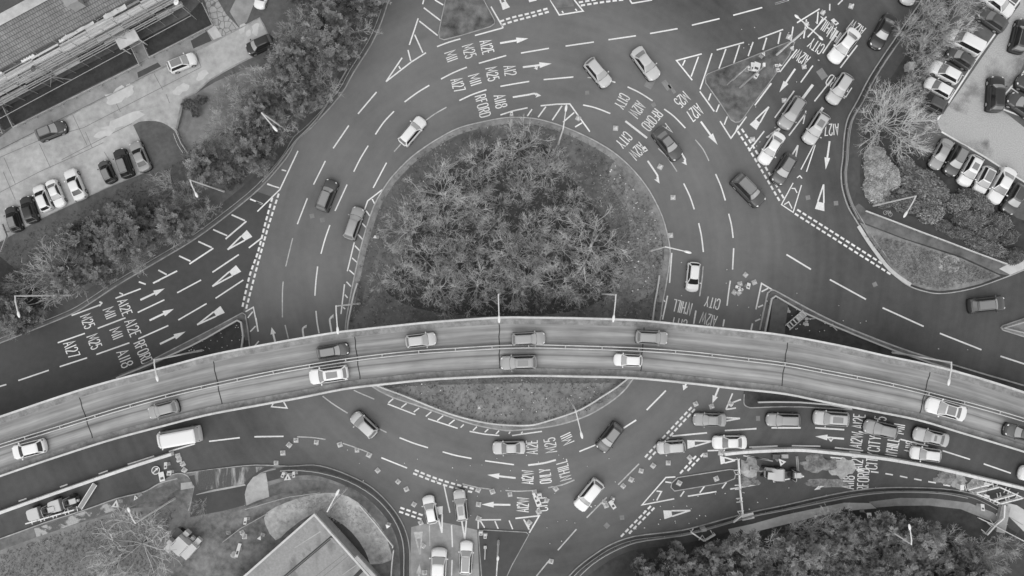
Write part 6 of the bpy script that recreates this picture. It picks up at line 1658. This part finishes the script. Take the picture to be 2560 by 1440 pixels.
def boxthing(name, cat, label, px, py, size, ang, mat, z=0.0, lid=None):
    c = P(px, py, z + size[2]); t = thing(name, label, cat, (c.x, c.y, z), R(ang))
    m_ = MB(); m_.box((0, 0, size[2] / 2), size, 0, 0, .97); m_.build('body', mat, t)
    m_ = MB(); m_.box((0, 0, size[2] + .03), (size[0] * 1.04, size[1] * 1.04, .06)); m_.build('lid', lid or mat, t); return t
boxthing('utility_cabinet', 'cabinet', 'pale cabinet at the corner of the trench enclosure', 2466, 1211, (.7, .5, .9), -15, 'pale_board', 0)
boxthing('utility_cabinet', 'cabinet', 'white cabinet standing at the kerb end of the spoil heap', 2405, 1219, (.5, .7, .9), 0, 'white_plastic', 0)
boxthing('utility_cabinet', 'cabinet', 'white cabinet inside the trench enclosure', 2466, 1241, (.7, .4, .8), -20, 'white_plastic', 0)
boxthing('utility_cabinet', 'cabinet', 'grey cabinet on the verge between the open barrier pair', 1760, 1325, (.7, .4, .9), 10, 'render', LZ)
boxthing('utility_cabinet', 'cabinet', 'pale cabinet under the bare branches by the car park', 2278, 164, (.65, 1.0, 1.1), 0, 'concrete', LZ)
boxthing('timber_stack', 'timber', 'stack of long planks beside the pale rail at the frame edge', 2508, 1298, (1.2, 3.6, .5), -12, 'timber', LZ)
boxthing('concrete_slab', 'slab', 'long grey concrete slab on the dark eastern triangle', 1946, 795, (2.1, 5.0, .35), -7, 'car_park_dark', LZ)
boxthing('material_pallet', 'pallet', 'dark pallet of material beside the barrier blocks', 1941, 1142, (1.0, .6, .6), 0, 'dark_steel', 0)
boxthing('material_pallet', 'pallet', 'pale pallet of material beside the barrier blocks', 1962, 1141, (.9, .5, .5), 0, 'concrete', 0)
for k, (px, py, an) in enumerate(((1890, 1144, -9), (1900, 1146, -12))):
    c = P(px, py); t = thing('plank', 'long pale plank lying along the barrier blocks', 'plank', (c.x, c.y, 0), R(an), 'planks beside the barrier blocks'); m_ = MB(); m_.box((0, 0, .06), (3.6, .16, .1)); m_.build('board', 'pale_board', t)
c = P(1993, 1160); t = thing('plank', 'dark plank pair lying across behind the wide dumper skip', 'plank', (c.x, c.y, 0), R(94)); m_ = MB(); m_.box((0, .1, .06), (2.2, .12, .1)); m_.box((0, -.1, .06), (2.2, .12, .1)); m_.build('board', 'timber', t)

# ------------------------------------------------------------------ signs
def sign(px, py, label, shape='tri', size=.75, ang=0, h=1.2, tilt=1.0, z=0.0, mark=True, fallen=False):
    c = P(px, py, h if not fallen else .3); t = thing('road_sign', label, 'sign', (c.x, c.y, z), R(ang))
    import mathutils
    Mx = mathutils.Matrix.Rotation(-(PI / 2) * (1 - tilt * .75 if not fallen else .08), 4, 'X'); o_ = Vector((0, 0, h if not fallen else .25))
    def flat(pts, thick, mat, nm, lift=0.0):
        q = MB(); q.prism(pts, lift, lift + thick); q.v = [tuple(Mx @ Vector(v) + o_) for v in q.v]; q.build(nm, mat, t)
    s_ = size
    if shape == 'tri':
        flat([(-s_ * .55, -s_ * .45), (s_ * .55, -s_ * .45), (0, s_ * .55)], .04, 'white_plastic', 'panel')
        if mark: flat([(-s_ * .12, -s_ * .3), (s_ * .12, -s_ * .3), (s_ * .04, .05), (-s_ * .04, .05)], .012, 'dark_steel', 'symbol', .04)
    elif shape == 'disc':
        ci = [(math.cos(2 * PI * k / 22) * s_ * .5, math.sin(2 * PI * k / 22) * s_ * .5) for k in range(22)]
        flat(ci, .04, 'white_plastic', 'panel'); flat([(x * .82, y * .82) for x, y in ci], .01, 'dark_steel', 'field', .04)
        flat([(-.25 * s_, -.32 * s_), (-.13 * s_, -.35 * s_), (.08 * s_, .08 * s_), (.2 * s_, .02 * s_), (.2 * s_, .36 * s_), (-.12 * s_, .2 * s_), (-.02 * s_, .14 * s_)], .01, 'white_plastic', 'arrow', .05)
    else:
        w, l_ = shape
        flat([(-w / 2, -l_ / 2), (w / 2, -l_ / 2), (w / 2, l_ / 2), (-w / 2, l_ / 2)], .05, 'white_plastic', 'panel')
        if mark: flat([(-w * .3, -l_ * .3), (w * .3, -l_ * .3), (w * .3, -l_ * .05), (-w * .3, -l_ * .05)], .012, 'dark_steel', 'symbol', .05)
    m_ = MB()
    if fallen: m_.box((0, 0, .1), (.6, .5, .2))
    else:
        m_.tube((0, .04, 0), (0, .04, h), .035, n=6); m_.box((0, .04, .04), (.6, .45, .08))
    m_.build('stand', 'grey_plastic', t); return t
sign(291, 1259, 'triangular warning sign on the pale paving by the driveway', z=LZ, size=1.0); sign(340, 1243, 'triangular warning sign by the brick edge below the slip lane', z=LZ, size=.6, ang=30)
sign(389, 1176, 'round arrow sign lying beside the closed slip lane', 'disc', 1.15, -15, fallen=True); sign(404, 1192, 'rectangular sign frame lying below the round arrow sign', (.75, 1.3), 1, 15, fallen=True)
sign(414, 1164, 'pale narrow sign next to the slip lane cones', (.4, .9), 1, 10, .8); sign(423, 1183, 'pale square sign next to the slip lane cones', (.6, .6), 1, 0, .8)
sign(720, 1192, 'triangular warning sign on the dark path at the bend', z=LZ, size=.9, ang=5); sign(735, 1186, 'narrow pale sign beside the triangular sign at the bend', (.35, .8), 1, 10, .9, z=LZ); sign(708, 1187, 'slanted pale sign behind the triangular sign at the bend', (.4, .7), 1, -15, .9, z=LZ)
sign(1953, 1154, 'triangular warning sign behind the dumper skip', size=.9, ang=40); sign(1344, 1253, 'toppled signs heaped across the painted word', (.7, 1.3), 1, 20, fallen=True); sign(1338, 1243, 'pale sign board leaning over the painted word', (.35, 1.2), 1, 25, fallen=True); sign(1349, 1240, 'small square sign board above the painted word', (.6, .6), 1, 10, .8)
sign(1531, 1262, 'striped sign board beside the touching cones', (.55, 1.2), 1, 35, .7); sign(1533, 1250, 'small bright sign board above the striped one', (.3, .5), 1, -25, .7)
sign(1612, 373, 'white sign board standing on the worn lettering', (.5, .8), 1, 30, .8); sign(1871, 715, 'frame sign in the eastern cone cluster', (.5, .9), 1, -20, .8); sign(1845, 718, 'fallen pale sign plate in the eastern cone cluster', (.35, .7), 1, 70, fallen=True); sign(1852, 725, 'second fallen plate in the eastern cone cluster', (.3, .7), 1, 110, fallen=True)
sign(1909, 135, 'small triangular sign on the dark splitter by the hatching', size=.55, ang=-40, z=LZ); sign(1891, 168, 'striped warning board with dark arrow on the dark splitter', (.9, 1.6), 1, -20, 1.2, z=LZ); sign(1881, 168, 'plain white board beside the striped warning board', (.45, 1.5), 1, -5, 1.2, z=LZ); sign(1872, 172, 'small square board at the end of the splitter signs', (.4, .7), 1, -5, 1.0, z=LZ); sign(1890, 190, 'tapered pale board below the splitter sign mast', (.5, 1.0), 1, -35, .8, z=LZ)
sign(1941, 165, 'pale plate beside the splitter kerb', (.5, .5), 1, 0, .5, z=LZ); sign(1949, 163, 'small white pointed plate at the splitter kerb', size=.5, ang=10, z=LZ, mark=False); sign(1944, 176, 'round topped plate at the splitter kerb', (.45, .55), 1, 0, .5, z=LZ)
sign(938, 592, 'small white triangular sign at the western rim of the island', size=.45, z=LZ, mark=False); sign(1198, 1019, 'small white triangular sign on the southern island grass', size=.4, z=LZ, mark=False)
sign(1333, 620, 'tiny pale plate lying in the thicket', (.5, .3), 1, 10, fallen=True, z=LZ) if False else None
sign(2172, 1288, 'bright sign plate at the edge of the wood', (.6, .7), 1, 0, 2.0, z=LZ); sign(2455, 1268, 'square sign with white arrow on the footpath near the barrier chain', (.5, .9), 1, -10, .9, z=LZ)
sign(1869, 1291, 'long sign panel lying at the kerb end of the barrier fence', (1.7, .8), 1, 12, fallen=True, z=LZ); sign(614, 1302, 'small white sign post in the yard', (.4, .9), 1, 0, 1.0, z=LZ); sign(596, 1375, 'tall slatted board in the yard beside the pale ring', (.45, 1.8), 1, -10, .6, z=LZ)
sign(650, 1344, 'small pale pointed plate in the yard', size=.5, ang=-20, z=LZ, mark=False); sign(969, 1316, 'white bird shaped plate on the dark footpath at the bend', size=.6, ang=160, z=LZ, mark=False)
sign(2087, 55, 'dark framed sign standing by the doubled lettering', (.5, 1.1), 1, 30, .9); sign(1202, 1333, 'small square marker on the southern splitter corner', (.5, .5), 1, 0, .7, z=LZ); sign(1213, 1340, 'grey marker beside the square marker on the splitter', (.4, .6), 1, 0, .7, z=LZ)
sign(1279, 284, 'post with a small sign by the hatching at the northern island rim', (.35, .7), 1, 0, 1.2, z=LZ)
# sign mast and direction sign on the north eastern splitter
T_ = P(1911, 165, 9.4); t = thing('sign_mast', 'tall slim mast on the dark north eastern splitter', 'mast', (T_.x, T_.y, LZ)); m_ = MB(); m_.tube((0, 0, 0), (0, 0, 9.2), .13, .08, 8); m_.build('pole', 'steel', t); m_ = MB(); m_.box((.0, .2, 9.1), (.3, .45, .3)); m_.build('camera_box', 'lamp_white', t)
A, B = P(1848, 186, 5.0), P(1868, 168, 5.0); c = (A + B) / 2; d = B - A
t = thing('direction_sign', 'large direction sign panel on posts, seen from above, on the splitter', 'sign', (c.x, c.y, LZ), math.atan2(d.y, d.x)); m_ = MB(); m_.box((0, 0, 3.9), (1.9, .1, 2.4)); m_.build('panel', 'concrete', t)
for q in (-.7, .7): m_ = MB(); m_.tube((q, .1, 0), (q, .1, 5.0), .07, n=7); m_.build('post', 'steel', t)
c = P(1990, 800, .8); t = thing('slatted_sign', 'slatted pale sign frame leaning beside the eastern triangle rail', 'sign', (c.x, c.y, LZ), R(41)); m_ = MB()
for q in (-.42, .42): m_.box((0, q, .8), (3.2, .1, .1))
for q in range(6): m_.box((-1.4 + q * .56, 0, .82), (.16, .84, .06))
m_.build('frame', 'pale_board', t); m_ = MB(); m_.box((.7, 0, .74), (1.2, .7, .05)); m_.build('panel', 'concrete', t); m_ = MB(); m_.box((1.2, 0, .38), (.1, .8, .76)); m_.box((-1.2, 0, .38), (.1, .8, .76)); m_.build('leg', 'dull_steel', t)
for (a1, b1, a2, b2, lb) in ((1243, 1360, 1241, 1500, None), (1213, 1368, 1212, 1398, 'short bent post on the dark southern splitter'), (2079, 813, 2092, 826, 'pale bracket post fixed near the eastern triangle rail'), (2016, 797, 2036, 796, 'pale bar lying by the concrete slab')):
    if not lb: continue
    A, B = P(a1, b1, .3), P(a2, b2, .3); t = thing('bent_post', lb, 'post', (A.x, A.y, LZ)); m_ = MB(); m_.tube((0, 0, .25), (B - A) + Vector((0, 0, .25)), .09, n=6); m_.box((0, 0, .14), (.4, .4, .28)); m_.build('post', 'steel', t)
heap(2014, 808, 7, 7, .5, 'pale_concrete', 'pale lump of concrete in the eastern triangle', 'rubble', 'rubble_lump', LZ, 11); heap(1966, 776, 8, 8, .5, 'concrete', 'grey lump beside the concrete slab', 'rubble', 'rubble_lump', LZ, 12)
heap(584, 1388, 8, 8, .12, 'dry_patch', 'round pale ring of spoil in the yard', 'rubble', 'spoil_ring', LZ, 13); heap(572, 1331, 6, 6, .25, 'rubble', 'small lump on the yard gravel', 'rubble', 'rubble_lump', LZ, 14)
# bicycle symbols painted on the footpath
m_ = MB()
for px, py, an in ((2218, 534, -20), (2200, 234, 55)):
    c = P(px, py); ca, sa = math.cos(R(an)), math.sin(R(an))
    def W(x, y): return (c.x + x * ca - y * sa, c.y + x * sa + y * ca)
    for q in (-.38, .38): m_.strip([W(q + .26 * math.cos(2 * PI * k / 12), .26 * math.sin(2 * PI * k / 12)) for k in range(13)], .07, LZ + .03)
    m_.strip([W(-.38, 0), W(-.1, .36), W(.25, .36), W(.02, 0), W(-.1, .36)], .06, LZ + .03); m_.strip([W(.38, 0), W(.2, .5)], .06, LZ + .03)
struct(m_.build('cycle_markings', 'faded_paint'))
